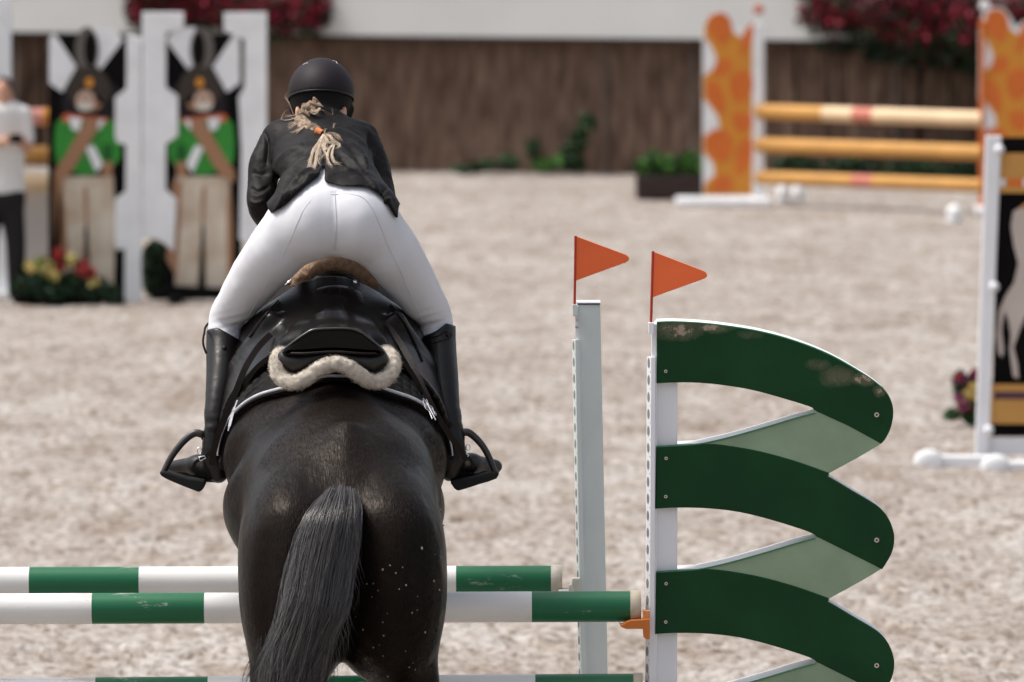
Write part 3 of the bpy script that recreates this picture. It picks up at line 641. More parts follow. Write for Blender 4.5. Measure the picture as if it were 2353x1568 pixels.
for x, w_, mt in ((507, 20, M_white), (538, 60, M_petal), (600, 12, M_white)): slab('printed_mark', Q((x, 268), (x + w_, 268), (x + w_, 300), (x, 300)), Yr + .026, .004, mt, y1)
y2 = slab('yellow_plank', Q((474, 1100), (1090, 1105), (1090, 1262), (468, 1260)), Yr + .03, .03, M_yellow); tag(y2, 'lower yellow plank of the black horse panel, with a dark strip', 'plank', 'yellow planks of the black panel jump')
slab('dark_strip', Q((484, 1130), (1088, 1134), (1088, 1160), (482, 1160)), Yr + .026, .004, nmat('dark_strip_paint', (.07, .03, .05), .6, .3), y2)
y3 = slab('base_board', Q((455, 1316), (1090, 1320), (1090, 1388), (450, 1385)), Yr + .03, .03, M_gwhite); tag(y3, 'white board lying low under the black horse panel', 'board')
Yq = YG(978)
fl = thing('flower_bouquet', 'mixed flowers on the sand left of the slim white standard', 'flowers', WY(2225, 978, Yq))
leaf_cloud('foliage', [(WY(x, y, Yq), (rx / 375, .08, ry / 375)) for x, y, rx, ry in [(2220, 905, 24, 42), (2232, 950, 22, 28), (2205, 880, 14, 26), (2185, 952, 18, 10)]], 1100, .03, [M_g2, M_g1, nmat('leaf_mid', (.05, .12, .04), .6, .3, island=.3)], fl, 81, weights=[1, 2, 2])
leaf_cloud('blossoms', [(WY(x, y, Yq - .06), (r_ / 375, .05, r_ / 375)) for x, y, r_ in [(2205, 870, 12), (2242, 862, 12), (2208, 915, 12), (2214, 935, 9)]], 420, .028, [M_fr, M_fp, M_mag2], fl, 82)
leaf_cloud('cream_blossoms', [(WY(x, y, Yq - .08), (r_ / 375, .05, r_ / 375)) for x, y, r_ in [(2230, 905, 12), (2238, 890, 9)]], 220, .028, [M_fy], fl, 83)
# ================================================================== near jump
def AZ(x, y): return (1263.8 + x * .4030, 517.0 + y * .4030)
def BZ(x, y): return (1263.8 + x * .3662, 1091.5 + y * .3662)
def CZ(x, y): return (1263.8 + x * .1942, 1263.8 + y * .1942)
Yn = 23.93
def green_mat(name, col, worn=False):
    mt = bpy.data.materials.new(name); mt.use_nodes = True; n = mt.node_tree.nodes; l = mt.node_tree.links; b = n['Principled BSDF']
    b.inputs['Roughness'].default_value = 0.5; b.inputs['Specular IOR Level'].default_value = 0.12
    geo = n.new('ShaderNodeNewGeometry')
    t = n.new('ShaderNodeTexNoise'); t.inputs['Scale'].default_value = 5; t.inputs['Detail'].default_value = 6; l.new(geo.outputs['Position'], t.inputs['Vector'])
    r = n.new('ShaderNodeValToRGB'); r.color_ramp.elements[0].position = .35; r.color_ramp.elements[1].position = .7
    r.color_ramp.elements[0].color = (*[c * .82 for c in col], 1); r.color_ramp.elements[1].color = (*[c * 1.1 for c in col], 1); l.new(t.outputs['Fac'], r.inputs['Fac']); out = r.outputs['Color']
    if worn:
        tot = None
        for (px, py, sx, sz, amp) in [(1560, 758, .155, .055, 1.0), (1640, 752, .12, .035, .95), (1720, 768, .11, .03, .6), (1880, 838, .07, .035, .8), (1925, 868, .10, .06, .85), (1985, 872, .07, .035, 1.05), (2020, 898, .04, .035, .9), (1870, 880, .09, .03, .45)]:
            c = WY(px, py, Yn); mp = n.new('ShaderNodeMapping'); mp.inputs['Location'].default_value = (-c[0] / sx, 0, -c[2] / sz); mp.inputs['Scale'].default_value = (1 / sx, 0, 1 / sz)
            l.new(geo.outputs['Position'], mp.inputs['Vector']); vl = n.new('ShaderNodeVectorMath'); vl.operation = 'LENGTH'; l.new(mp.outputs[0], vl.inputs[0])
            mr = n.new('ShaderNodeMapRange'); mr.interpolation_type = 'SMOOTHSTEP'; mr.inputs['From Min'].default_value = 1.15; mr.inputs['From Max'].default_value = 0.1; mr.inputs['To Max'].default_value = amp; l.new(vl.outputs['Value'], mr.inputs['Value'])
            if tot is None: tot = mr.outputs[0]
            else:
                mm = n.new('ShaderNodeMath'); mm.operation = 'MAXIMUM'; l.new(tot, mm.inputs[0]); l.new(mr.outputs[0], mm.inputs[1]); tot = mm.outputs[0]
        def layer(prev, scale, lo, hi, colr, rough=.75, amt=.9):
            tn = n.new('ShaderNodeTexNoise'); tn.inputs['Scale'].default_value = scale; tn.inputs['Detail'].default_value = 9; tn.inputs['Roughness'].default_value = rough; l.new(geo.outputs['Position'], tn.inputs['Vector'])
            mm = n.new('ShaderNodeMath'); mm.operation = 'MULTIPLY'; l.new(tn.outputs['Fac'], mm.inputs[0]); l.new(tot, mm.inputs[1])
            m2 = n.new('ShaderNodeMapRange'); m2.inputs['From Min'].default_value = lo; m2.inputs['From Max'].default_value = hi; m2.inputs['To Max'].default_value = amt; l.new(mm.outputs[0], m2.inputs['Value'])
            mx = n.new('ShaderNodeMix'); mx.data_type = 'RGBA'; l.new(m2.outputs[0], mx.inputs[0]); l.new(prev, mx.inputs[6]); mx.inputs[7].default_value = (*colr, 1); return mx.outputs[2]
        out = layer(out, 22, .22, .44, (.10, .105, .065), .7, .85); out = layer(out, 38, .47, .53, (.36, .27, .21), .8, .9)
    l.new(out, b.inputs['Base Color']); return mt
M_dg = green_mat('dark_green_paint', (.008, .046, .016)); M_dgw = green_mat('worn_dark_green_paint', (.008, .046, .016), True); M_pg = green_mat('pale_green_paint', (.245, .335, .225))
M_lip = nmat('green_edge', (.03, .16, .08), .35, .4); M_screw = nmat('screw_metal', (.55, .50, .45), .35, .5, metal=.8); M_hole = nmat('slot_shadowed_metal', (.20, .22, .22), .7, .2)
wing = thing('spiral_wing', 'white jump wing carved as a dark and pale green spiral ribbon', 'jump wing', (WY(1600, 1568, Yn)[0], Yn, 0))
PER = 288.0
up1 = [AZ(*p) for p in [(610, 552), (700, 549), (850, 556), (1000, 572), (1200, 605), (1400, 660), (1600, 740), (1800, 855), (1900, 930), (1945, 1000), (1958, 1070), (1945, 1150), (1915, 1215), (1888, 1247)]]
upN = [AZ(605, 1262), AZ(870, 1248), AZ(1000, 1255), AZ(1200, 1290), AZ(1400, 1345), AZ(1590, 1412), BZ(1745, 10), BZ(1780, 28), BZ(1900, 100), BZ(2050, 190), BZ(2120, 265), BZ(2155, 350), BZ(2160, 420), BZ(2140, 500), BZ(2085, 592)]
lowc = [AZ(1700, 1145), AZ(1520, 1062), AZ(1480, 1035), AZ(1300, 980), AZ(1150, 940), AZ(1000, 915), AZ(850, 900), AZ(724, 898), AZ(608, 903)]
lowN = [BZ(1670, 385), BZ(1620, 355), BZ(1400, 285), BZ(1200, 235), BZ(1000, 210), BZ(800, 205), BZ(660, 212)]
def sh(pts, k, ref=0): return [(x, y + PER * k) for x, y in pts]
band_low0 = lowc
bands = [(up1 + lowc, M_dgw)] + [(sh(upN + lowN, k), M_dg) for k in range(4)]
# body boards: pale strip between two bands, whole outline
sm4 = lambda q: [tuple(p) for p in cat_rom(q, 4)]
pale = sm4([AZ(*p) for p in [(840, 1250), (1000, 1215), (1200, 1160), (1400, 1100), (1510, 1072), (1521, 1062)]]) + [AZ(1700, 1120)] + sm4([AZ(*p) for p in [(1888, 1247), (1800, 1300), (1700, 1356), (1600, 1410), (1592, 1416)]]) + [AZ(*p) for p in [(1590, 1440), (1400, 1380), (1200, 1320), (1000, 1290), (860, 1275)]]
fixb = lambda pts: [(x, min(y, YBOT)) for x, y in pts]
YBOT = 2200
bands = [(sm4(up1) + sm4(lowc), M_dgw)] + [(sh(sm4(upN[:6]) + sm4(upN[6:]) + sm4(lowN), k), M_dg) for k in range(4)]
for k, (pts, mt) in enumerate(bands):
    o = slab('dark_ribbon', pts, Yn, .022, mt, wing, .004)
    if k == 0: o['label'] = 'topmost dark green ribbon with scuffed muddy paint'
    o = slab('ribbon_back', [(x, y + (1.2 if i < len(pts) * .6 else 0)) for i, (x, y) in enumerate(pts)], Yn + .0225, .185, M_white, wing)
for k in range(4):
    pp = sh(pale, k); slab('pale_ribbon', pp, Yn + .003, .0185, M_pg, wing, .002)
    slab('ribbon_back', pp, Yn + .0222, .186, M_white, wing)
# thin bright lips along the top edges
for k, pts in enumerate([up1[:9]] + [sh([AZ(605, 1262), AZ(700, 1258), AZ(850, 1246), AZ(1000, 1214), AZ(1200, 1159), AZ(1400, 1099), AZ(1512, 1069)], j) for j in range(4)]):
    c = cat_rom([WY(x, y + 1.0, Yn + .002) for x, y in pts], 4); MB().tube(c, .0025, 8).build('edge_trim', M_lip, wing, True)
for k in range(-1, 4):
    for (x, y) in ((1530.6, 1053), (1529.8, 1141), (2014.5, 1241)):
        yy = y + PER * k
        if k == -1 and y == 1053: continue
        c = WY(x, yy, Yn - .001); r_ = .0052 if x < 1900 else .0075
        MB().tube([c + [0, .004, 0], c - [0, .003, 0]], r_, 14).build('screw', M_screw, wing, True)
        MB().tube([c - [0, .0032, 0], c - [0, .0036, 0]], r_ * .45, 8).build('screw', M_black, wing)
a, b3 = WY(1507, 745, Yn + .03), WY(1557, 745, Yn + .03)
MB().box((a[0] - .004, Yn + .0235, .04), (b3[0], Yn + .10, WY(1507, 741, Yn)[2]), .003).build('upright_post', M_gwhite, wing)
def track(parent, xt, xb, ytop, ybot, Y, sc, mat, topy2):
    """holed cup rail: prism with front face and a holed face turned to the poles; xt/xb = (left, mid, right) picture x at top/bottom"""
    V = []
    for (l0, m0, r0), yy in ((xt, ytop), (xb, ybot)):
        for px, Yv in ((l0, Y + .035), (m0, Y), (r0, Y), (r0, Y + .035)):
            q = WY(px, yy, Y); V.append((WY(px, yy, Y)[0], Yv, q[2]))
    o = MB().add(V, [(0, 1, 2, 3), (7, 6, 5, 4), (0, 4, 5, 1), (1, 5, 6, 2), (2, 6, 7, 3), (3, 7, 4, 0)]).build('cup_rail', mat, parent)
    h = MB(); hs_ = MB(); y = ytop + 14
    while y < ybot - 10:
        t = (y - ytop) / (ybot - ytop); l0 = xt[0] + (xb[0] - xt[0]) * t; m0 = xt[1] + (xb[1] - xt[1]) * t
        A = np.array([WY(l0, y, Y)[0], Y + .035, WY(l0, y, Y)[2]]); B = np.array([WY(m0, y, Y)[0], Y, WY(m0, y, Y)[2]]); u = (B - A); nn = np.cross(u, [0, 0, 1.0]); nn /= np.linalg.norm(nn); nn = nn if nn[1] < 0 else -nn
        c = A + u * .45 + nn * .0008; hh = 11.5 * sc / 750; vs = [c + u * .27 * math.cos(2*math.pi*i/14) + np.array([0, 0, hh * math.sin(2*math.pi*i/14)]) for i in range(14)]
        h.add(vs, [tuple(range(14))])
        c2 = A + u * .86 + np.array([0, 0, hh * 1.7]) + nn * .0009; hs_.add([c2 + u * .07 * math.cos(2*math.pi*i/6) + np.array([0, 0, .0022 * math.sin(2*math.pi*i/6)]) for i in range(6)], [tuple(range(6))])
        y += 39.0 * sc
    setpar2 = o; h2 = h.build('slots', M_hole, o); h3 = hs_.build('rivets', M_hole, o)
    return o
track(wing, (1487, 1496.5, 1505.5), (1479, 1489, 1501), 821, 2190, Yn - .012, 1.0, M_gwhite, 0)
c0, c1 = WY(1497, 744, Yn), WY(1508, 2195, Yn); MB().box((c0[0], Yn + .006, c1[2] + .02), (c1[0] + .001, Yn + .05, c0[2]), .002).build('rail_backing', M_white, wing)
MB().box((WY(1490, 740, Yn)[0], Yn - .03, WY(1490, 766, Yn)[2]), (WY(1502, 740, Yn)[0], Yn + .005, WY(1490, 740, Yn)[2]), .002).build('flag_holder', M_gwhite, wing)
f = MB(); x0, x1 = WY(1480, 2200, Yn)[0], WY(2050, 2200, Yn)[0]
for q in (.12, .62): f.box((x0 + (x1 - x0) * q, Yn - .45, -.01), (x0 + (x1 - x0) * q + .09, Yn + .6, .06), .015)
f.box((x0, Yn + .03, .05), (x1, Yn + .13, .11), .01); f.build('foot', M_white, wing)
# orange cup
cup = slab('pole_cup', [CZ(*p) for p in [(820, 862), (842, 884), (872, 876), (905, 852), (960, 832), (1070, 826), (1180, 815), (1182, 930), (1180, 1055), (1140, 1055), (1105, 1030), (1100, 934), (900, 934), (840, 910)]], Yn - .075, .05, nmat('orange_plastic', (.60, .17, .025), .5, .4, .15, 20), wing, .002)
cup['label'] = 'orange plastic cup holding the nearest pole'
slab('pole_cup', [CZ(*p) for p in [(1098, 712), (1150, 722), (1178, 716), (1182, 816), (1098, 824)]], Yn - .06, .03, nmat('light_orange_plastic', (.66, .26, .07), .5, .4, .15, 20), wing, .002)

# far standard
Yv = 24.95
st = thing('jump_standard', 'narrow pale metal upright left of the spiral wing, holding the rear pole', 'jump stand', (WY(1360, 1568, Yv)[0], Yv, 0))
def prism(name, quad_t, quad_b, yt, yb, Ya, Yb2, mat, parent):
    (l0, r0), (l1, r1) = quad_t, quad_b; V = []
    for (l_, r_), yy in (((l0, r0), yt), ((l1, r1), yb)):
        for px, Yy in ((l_, Ya), (r_, Ya), (r_, Yb2), (l_, Yb2)): q = WY(px, yy, Ya); V.append((q[0], Yy, q[2]))
    return MB().add(V, [(0, 1, 2, 3), (7, 6, 5, 4), (0, 4, 5, 1), (1, 5, 6, 2), (2, 6, 7, 3), (3, 7, 4, 0)]).build(name, mat, parent)
prism('upright_post', (1328, 1379.5), (1356, 1408), 700, 2125, Yv, Yv + .075, M_post, st)
prism('top_cap', (1326, 1379), (1326, 1379), 697, 699.6, Yv - .004, Yv + .12, M_black, st)
prism('top_cap', (1325.5, 1379.5), (1325.5, 1379.5), 694.5, 697, Yv - .004, Yv + .12, M_white, st)
track(st, (1314.5, 1322, 1331), (1340, 1346, 1360), 781, 2120, Yv - .012, .965, M_post, 0)
prism('rail_backing', (1321, 1330), (1347, 1358), 705, 2120, Yv + .006, Yv + .05, M_white, st)
prism('flag_holder', (1316, 1327), (1316.5, 1327.5), 700, 725, Yv - .03, Yv + .004, M_post, st)
o = slab('sticker', [(1322, 730), (1330.5, 730), (1331, 770), (1322.5, 770)], Yv + .0045, .001, M_white, st)
smk = nmat('red_print', (.6, .08, .06), .6, .3); bmk = nmat('blue_print', (.22, .24, .36), .6, .3)
MB().tube([WY(1323.3, 734, Yv + .003), WY(1325, 737.4, Yv + .003), WY(1327.4, 735.6, Yv + .003), WY(1328.6, 733, Yv + .003)], .0007, 5).build('red_print', smk, o)
for x in (1321.5, 1323.6, 1325.4, 1327.4, 1329.2): slab('blue_print', [(x, 750), (x + 1.3, 750.4), (x + 1.3, 754.6), (x, 754)], Yv + .003, .001, bmk, o)
slab('pole_cup', [CZ(*p) for p in [(262, 345), (280, 332), (352, 335), (356, 495), (356, 540), (290, 540), (285, 495), (268, 440)]], Yv - .05, .04, nmat('ivory_plastic', (.52, .50, .43), .5, .4), st, .003)
slab('pole_cup', [CZ(*p) for p in [(100, 480), (150, 475), (215, 478), (220, 420), (240, 404), (262, 412), (285, 480), (300, 540), (150, 545), (100, 520)]], Yv - .10, .09, nmat('ivory_plastic', (.55, .53, .47), .5, .4), st, .003)
f = MB(); q0 = WY(1356, 2125, Yv)
for dx in (-.04, .5): f.box((q0[0] + dx, Yv - .35, -.01), (q0[0] + dx + .07, Yv + .4, .055), .012)
f.box((q0[0] - .04, Yv + .01, .045), (q0[0] + .57, Yv + .07, .10), .01); f.build('foot', M_white, st)

# poles
M_pw = nmat('pole_white', (.72, .72, .71), .5, .3, .10, 3, 0.04, 30, scuff=(9, .585, .55, (.40, .34, .29))); M_pgn = nmat('pole_green', (.008, .12, .05), .42, .35, .10, 4, 0.04, 30, scuff=(11, .60, .6, (.42, .42, .36))); M_capm = nmat('cap_ivory', (.50, .485, .45), .55, .35, .35, 14, col2=(.40, .34, .25))
def near_pole(label, ya, yb, Y, edges, xcap, xend, rad):
    """ya/yb: picture heights of the axis at px 0 and px 1450"""
    def ax(px): return WY(px, ya + (yb - ya) * px / 1450.0, Y)
    t = thing('jump_pole', label, 'pole', ax(700), 'green and white poles of the near jump')
    ed = [-1150] + edges + [xcap]; cols = len(ed) - 1
    for i in range(cols):
        gr = (cols - 1 - i) % 2 == 0
        MB().tube([ax(ed[i]), ax(ed[i + 1])], rad, 32).build('green_section' if gr else 'white_section', M_pgn if gr else M_pw, t, True)
    A, B = ax(xcap - 1), ax(xend); u = (B - A) / np.linalg.norm(B - A)
    MB().tube([A, A + u * .001, B - u * .004, B], [rad * 1.0, rad * 1.05, rad * 1.05, rad * .98], 32).build('end_cap', M_capm, t, True)
    return t
near_pole('front top striped pole resting in the orange cup', 1399, 1393.5, 23.93, [-298, -44, 212, 470, 722, 970, 1222], 1449, 1473, .0475)
near_pole('rear striped pole reaching the narrow pale upright', 1337, 1333, 24.93, [-434, -182, 68, 320, 566, 806, 1048], 1267, 1292, .0475)
near_pole('lowest striped pole at the bottom edge of the photo', 1593, 1583, 23.93, [-290, -36, 220, 478, 727, 867 + 110, 1230], 1456, 1477, .0475)
# flags
M_flag = nmat('orange_red_plastic', (.84, .145, .038), .5, .35, .08, 8); M_rod = nmat('red_rod', (.38, .03, .02), .45, .4)
def flag(label, top, bot, tri, Y):
    t = thing('marker_flag', label, 'flag', WY(bot[0], bot[1], Y), 'orange red marker flags')
    MB().tube([WY(bot[0], bot[1] + 26, Y), WY(top[0], top[1], Y)], .0042, 12).build('rod', M_rod, t, True)
    slab('pennant', tri, Y - .002, .004, M_flag, t, .0012)
def rtip(a, b, c, r=8):   # triangle a (top), b (tip), c (bottom) with a round tip
    return [a, (b[0] - 9, b[1] - 8.2), (b[0] - 3.5, b[1] - 5), (b[0], b[1]), (b[0] - 2.5, b[1] + 4.2), (b[0] - 8, b[1] + 7.5), c]
flag('orange red pennant on the spiral wing, the nearer flag', (1500.5, 577), (1495.2, 741), [(1501, 578), (1616, 622), (1622, 625.5), (1625.5, 632), (1623.5, 637), (1618, 640.5), (1500, 683)], Yn - .012)
flag('orange red pennant on the narrow pale upright, the farther flag', (1322.6, 542), (1320, 700), [(1323.5, 542.5), (1437, 584.5), (1443, 588), (1446, 594), (1444, 599.5), (1438.5, 603), (1323, 645)], Yv - .012)
# ================================================================== horse and rider
TH = R(24); cT, sT = math.cos(TH), math.sin(TH)
def XC(wy): return -0.4955 - 0.050 * (wy - 22.9)
def L(x, y, z):                      # body frame of the horse (x right, y forward, z up when standing) -> place
    dz = z - 1.57; wy = 23.25 + y * cT - dz * sT; return np.array([XC(wy) + x, wy, 1.80 + y * sT + dz * cT])
def LI(P):
    a = P[..., 1] - 23.25; b = P[..., 2] - 1.80; return P[..., 0] - XC(P[..., 1]), a * cT + b * sT, 1.57 - a * sT + b * cT
MB_ = np.array([[1, 0, 0], [0, cT, -sT], [0, sT, cT]])
X1 = np.array([1.0, 0, 0])
hs_ = Solid()
hs_.ell(L(-.006, .20, 1.165), (.352, .45, .315), MB_, .05).ell(L(0, .5, 1.16), (.305, .5, .335), MB_, .06).ell(L(0, .75, 1.15), (.285, .48, .345), MB_, .08)
hs_.ell(L(.006, -.17, 1.345), (.262, .40, .215), MB_, .03)
hs_.cone(L(0, -.46, 1.37), L(0, .35, 1.425), .085, .09, .10).cone(L(0, .5, 1.40), L(0, 1.05, 1.45), .09, .075, .08)
for s in (-1, 1):
    hs_.ell(L(s * .115, -.20, 1.27), (.170, .36, .215), MB_, .06)
    hs_.ell(L(s * .16, .0, 1.335), (.09, .15, .09), MB_, .07)
# hind legs (place coordinates through the picture)
for s, cx, gx1, gx2, r1, r2 in ((-1, 667, 660, 655, .100, .072), (1, 909, 935, 944, .086, .068)):
    hs_.ell(W(cx, 1310, 23.02), (.150, .24, .27), None, .10)
    hs_.ell(W(cx + s * 4, 1400, 22.98), (.136, .20, .24), None, .04)
    hs_.cone(W(cx - s * 76, 1330, 23.02), W(cx - s * 66, 1447, 23.04), .066, .062, .05)
    hs_.ell(W(cx - s * 64, 1470, 23.02), (.076, .12, .112), None, .035)
    hs_.cone(W(cx - s * 14, 1225, 22.92), W(cx - s * 22, 1440, 22.90), .105, .088, .05)
    hs_.cone(W(cx + s * 30, 1330, 23.3), W(cx + s * 22, 1500, 23.32), .10, .085, .08)
    hs_.cone(W(cx, 1470, 23.05), W(gx1, 1568, 23.02), .108, r1, .05).cone(W(gx1, 1568, 23.02), W(gx2, 1700, 22.92), r1, r2 * .8, .04)
    hs_.chain([W(gx2, 1700, 22.92), W(gx2, 1850, 22.80), W(gx2, 1905, 22.80), W(gx2, 2080, 22.9), W(gx2, 2130, 22.95), W(gx2, 2190, 23.02)], [r2 * .8, .046, .048, .033, .04, .036], .02)
    hs_.cone(W(gx2, 2190, 23.02), W(gx2, 2218, 23.06), .042, .058, .01)
    # fore quarters, folded for the jump
    hs_.cone(L(s * .17, .95, 1.25), L(s * .17, .82, 1.0), .13, .095, .07).chain([L(s * .17, .82, 1.0), L(s * .15, 1.22, .98), L(s * .15, 1.27, .95), L(s * .14, 1.05, .76), L(s * .14, .98, .74), L(s * .14, .93, .80)], [.085, .05, .05, .032, .04, .045], .02)
hs_.ell(L(0, 1.05, 1.15), (.23, .25, .30), MB_, .08)
hs_.chain([L(0, 1.0, 1.30), L(0, 1.35, 1.44), L(0, 1.72, 1.56)], [.22, .155, .105], .06)
hs_.cone(L(0, 1.72, 1.56), L(0, 1.88, 1.42), .105, .085, .04).cone(L(0, 1.88, 1.42), L(0, 2.18, 1.18), .075, .05, .04).ell(L(0, 2.20, 1.16), (.05, .055, .05), MB_, .03)
for s in (-1, 1): hs_.cone(L(s * .05, 1.72, 1.64), L(s * .06, 1.75, 1.755), .028, .008, .02)
# surface detail: spine furrow, cleft, flank hollow, thigh grooves
hs_.cone(W(789, 1200, 22.70), W(796, 1430, 22.66), .040, .038, .05, op='sub')
for s in (-1, 1):
    hs_.cone(L(s * .335, .10, 1.40), L(s * .36, .22, 1.08), .045, .055, .09, op='sub')
    hs_.cone(W(789 + s * 190, 1190, 22.78), W(789 + s * 200, 1420, 22.76), .03, .03, .06, op='sub')
hs_.cone(L(.02, -.20, 1.545), L(0, -.47, 1.43), .025, .04, .07)
HORSE = hs_

def coat_mat():
    mt = bpy.data.materials.new('dark_bay_coat'); mt.use_nodes = True; n = mt.node_tree.nodes; l = mt.node_tree.links; b = n['Principled BSDF']
    b.inputs['Specular IOR Level'].default_value = 0.115; b.inputs['Specular Tint'].default_value = (1, .84, .72, 1)
    tc = n.new('ShaderNodeNewGeometry')
    def tex(scale, vec, det=5):
        mp = n.new('ShaderNodeMapping'); mp.inputs['Scale'].default_value = vec; mp.inputs['Rotation'].default_value = (R(-24), 0, 0); l.new(tc.outputs['Position'], mp.inputs['Vector'])
        t = n.new('ShaderNodeTexNoise'); t.inputs['Scale'].default_value = scale; t.inputs['Detail'].default_value = det; l.new(mp.outputs[0], t.inputs['Vector']); return t.outputs['Fac']
    r = n.new('ShaderNodeValToRGB'); e = r.color_ramp.elements; e[0].position = .3; e[0].color = (.0026, .0019, .0017, 1); e[1].position = .75; e[1].color = (.009, .0055, .0038, 1)
    l.new(tex(6, (1, .6, 1)), r.inputs['Fac']); l.new(r.outputs['Color'], b.inputs['Base Color'])
    rr = n.new('ShaderNodeMapRange'); rr.inputs['To Min'].default_value = .30; rr.inputs['To Max'].default_value = .46; l.new(tex(9, (1, 1, 1)), rr.inputs['Value']); l.new(rr.outputs[0], b.inputs['Roughness'])
    b1 = n.new('ShaderNodeBump'); b1.inputs['Strength'].default_value = .35; b1.inputs['Distance'].default_value = .004; l.new(tex(260, (1, .12, .2), 4), b1.inputs['Height'])
    b2 = n.new('ShaderNodeBump'); b2.inputs['Strength'].default_value = .30; b2.inputs['Distance'].default_value = .03; l.new(tex(14, (1, .7, .7), 3), b2.inputs['Height']); l.new(b2.outputs[0], b1.inputs['Normal'])
    l.new(b1.outputs[0], b.inputs['Normal']); return mt
M_coat = coat_mat()
horse = thing('horse', 'dark bay horse leaping away over the green and white poles', 'horse', (-.5, 23.0, 0))
HORSE.build('body', M_coat, horse, h=.0125, relax=2)
for s in (-1, 1):
    mb = MB()
    for q, w in (((655 if s < 0 else 944), .06),):
        c = W(q, 2212, 23.06); mb.tube([c + [0, 0, .03], c + [0, .005, -.025]], [.052, .063], 16)
    mb.build('hoof', nmat('hoof_horn', (.05, .045, .04), .5, .4), horse, True)
    c = L(s * .14, .93, .80); MB().tube([c, c + [0, -.05, .05]], [.05, .06], 16).build('hoof', M_black, horse, True)
    MB().ell(L(s * .088, 1.86, 1.50), (.018, .018, .018)).build('eye', nmat('eye_black', (.01, .008, .008), .1, .6), horse, True)
M_tail = nmat('tail_hair', (.046, .041, .040), .30, .75, island=.98)
g = np.random.default_rng(5)
def tail_paths(S, clumps, N=26):
    lg = np.array([(742, 1156), (716, 1176), (692, 1215), (668, 1290), (650, 1370), (634, 1430), (612, 1490), (594, 1545), (590, 1610), (610, 1700), (640, 1790)], float)
    rg = np.array([(820, 1150), (826, 1180), (822, 1240), (808, 1320), (797, 1395), (776, 1450), (757, 1510), (742, 1570), (732, 1640), (728, 1720), (700, 1800)], float)
    lg = np.array(cat_rom(lg, 3)); rg = np.array(cat_rom(rg, 3)); tt = np.linspace(0, 1, len(lg)); t = np.linspace(0, 1, N)
    lg = np.stack([np.interp(t, tt, lg[:, i]) for i in (0, 1)], 1); rg = np.stack([np.interp(t, tt, rg[:, i]) for i in (0, 1)], 1)
    uc = g.random(clumps); ci = g.integers(0, clumps, S); dep = g.random(clumps)
    u = uc[ci] + g.normal(size=S) * .05; u = np.clip(u, -.03, 1.03); e = dep[ci] * .7 + .3 * g.random(S)
    conv = (t[None] ** 1.2)                                   # clumps draw together downwards
    uu = u[:, None] * (1 - conv * .55) + uc[ci][:, None] * conv * .55
    ph = uc[ci][:, None] * 30; am = .016 + .035 * dep[ci][:, None]
    uu = uu + am * 1.6 * np.sin(t[None] * (9 + 5 * dep[ci][:, None]) + ph) * t[None] + (g.normal(size=(S, 1)) * .02) * np.sin(t[None] * 22 + 9 * g.random((S, 1)))
    uu[:] = np.clip(uu, -.08, 1.06)
    px = lg[None, :, 0] * (1 - uu) + rg[None, :, 0] * uu; py = lg[None, :, 1] * (1 - uu) + rg[None, :, 1] * uu
    bul = np.sqrt(np.clip(1 - (2 * uu - 1) ** 2, 0, 1)); d0 = np.interp(t, [0, .05, .15, .4, 1], [22.885, 22.83, 22.765, 22.70, 22.66])
    d = d0[None] - bul * .070 * e[:, None] + .03 * (1 - e[:, None]) * t[None]
    ln = 1 - .35 * g.random(S) ** 2
    py = py + (g.normal(size=(S, 1)) * 9) * (1 - t[None]) ** 3 - 14 * np.sin(np.pi * np.clip(u, 0, 1))[:, None] * (1 - t[None]) ** 4
    px = np.stack([np.interp(t * ln[i], t, px[i]) for i in range(S)]); py = np.stack([np.interp(t * ln[i], t, py[i]) for i in range(S)]); d = np.stack([np.interp(t * ln[i], t, d[i]) for i in range(S)])
    return CAM + FW * d[..., None] + UP * ((CY - py) / FPX * d)[..., None] + X1 * ((px - CX) / FPX * d)[..., None]
P1 = tail_paths(7500, 420)
tail = hair('tail', P1, .0006 + .0005 * g.random(7500), M_tail, horse)
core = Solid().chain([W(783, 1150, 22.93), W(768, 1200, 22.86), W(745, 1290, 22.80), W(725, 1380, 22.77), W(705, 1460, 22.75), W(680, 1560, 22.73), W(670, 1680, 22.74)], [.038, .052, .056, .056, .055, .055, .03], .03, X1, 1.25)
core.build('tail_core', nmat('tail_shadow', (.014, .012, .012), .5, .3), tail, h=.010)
# loose wisps blown to the left and right of the tail
wl_ = []
for i in range(330):
    if i < 55: a0 = (600 + g.normal() * 10, 1500 + g.normal() * 20); a1 = (570 + g.normal() * 16, 1590 + g.normal() * 16)
    elif i < 200:
        yy = 1190 + 380 * g.random(); xl = np.interp(yy, [1176, 1215, 1290, 1370, 1430, 1490, 1545, 1600], [716, 692, 668, 650, 634, 612, 594, 588]); a0 = (xl + 9 + g.normal() * 5, yy); a1 = (xl - 12 + g.normal() * 8, yy + 60 + 60 * g.random())
    elif i < 290:
        yy = 1180 + 360 * g.random(); xl = np.interp(yy, [1150, 1240, 1320, 1395, 1450, 1510, 1570], [824, 822, 808, 797, 776, 757, 742]); a0 = (xl - 8 + g.normal() * 5, yy); a1 = (xl + g.normal() * 9, yy + 60 + 70 * g.random())
    else: a0 = (780 + g.normal() * 5, 1330 + g.random() * 80); a1 = (762 + g.normal() * 10, 1480 + g.normal() * 25)
    mid = ((a0[0] + a1[0]) / 2 + g.normal() * 8, (a0[1] + a1[1]) / 2)
    wl_.append([W(p[0], p[1], 22.72) for p in cat_rom([(*a0,), mid, (*a1,)], 6)])
hair('tail_wisps', np.array(wl_), .0006, M_tail, tail)
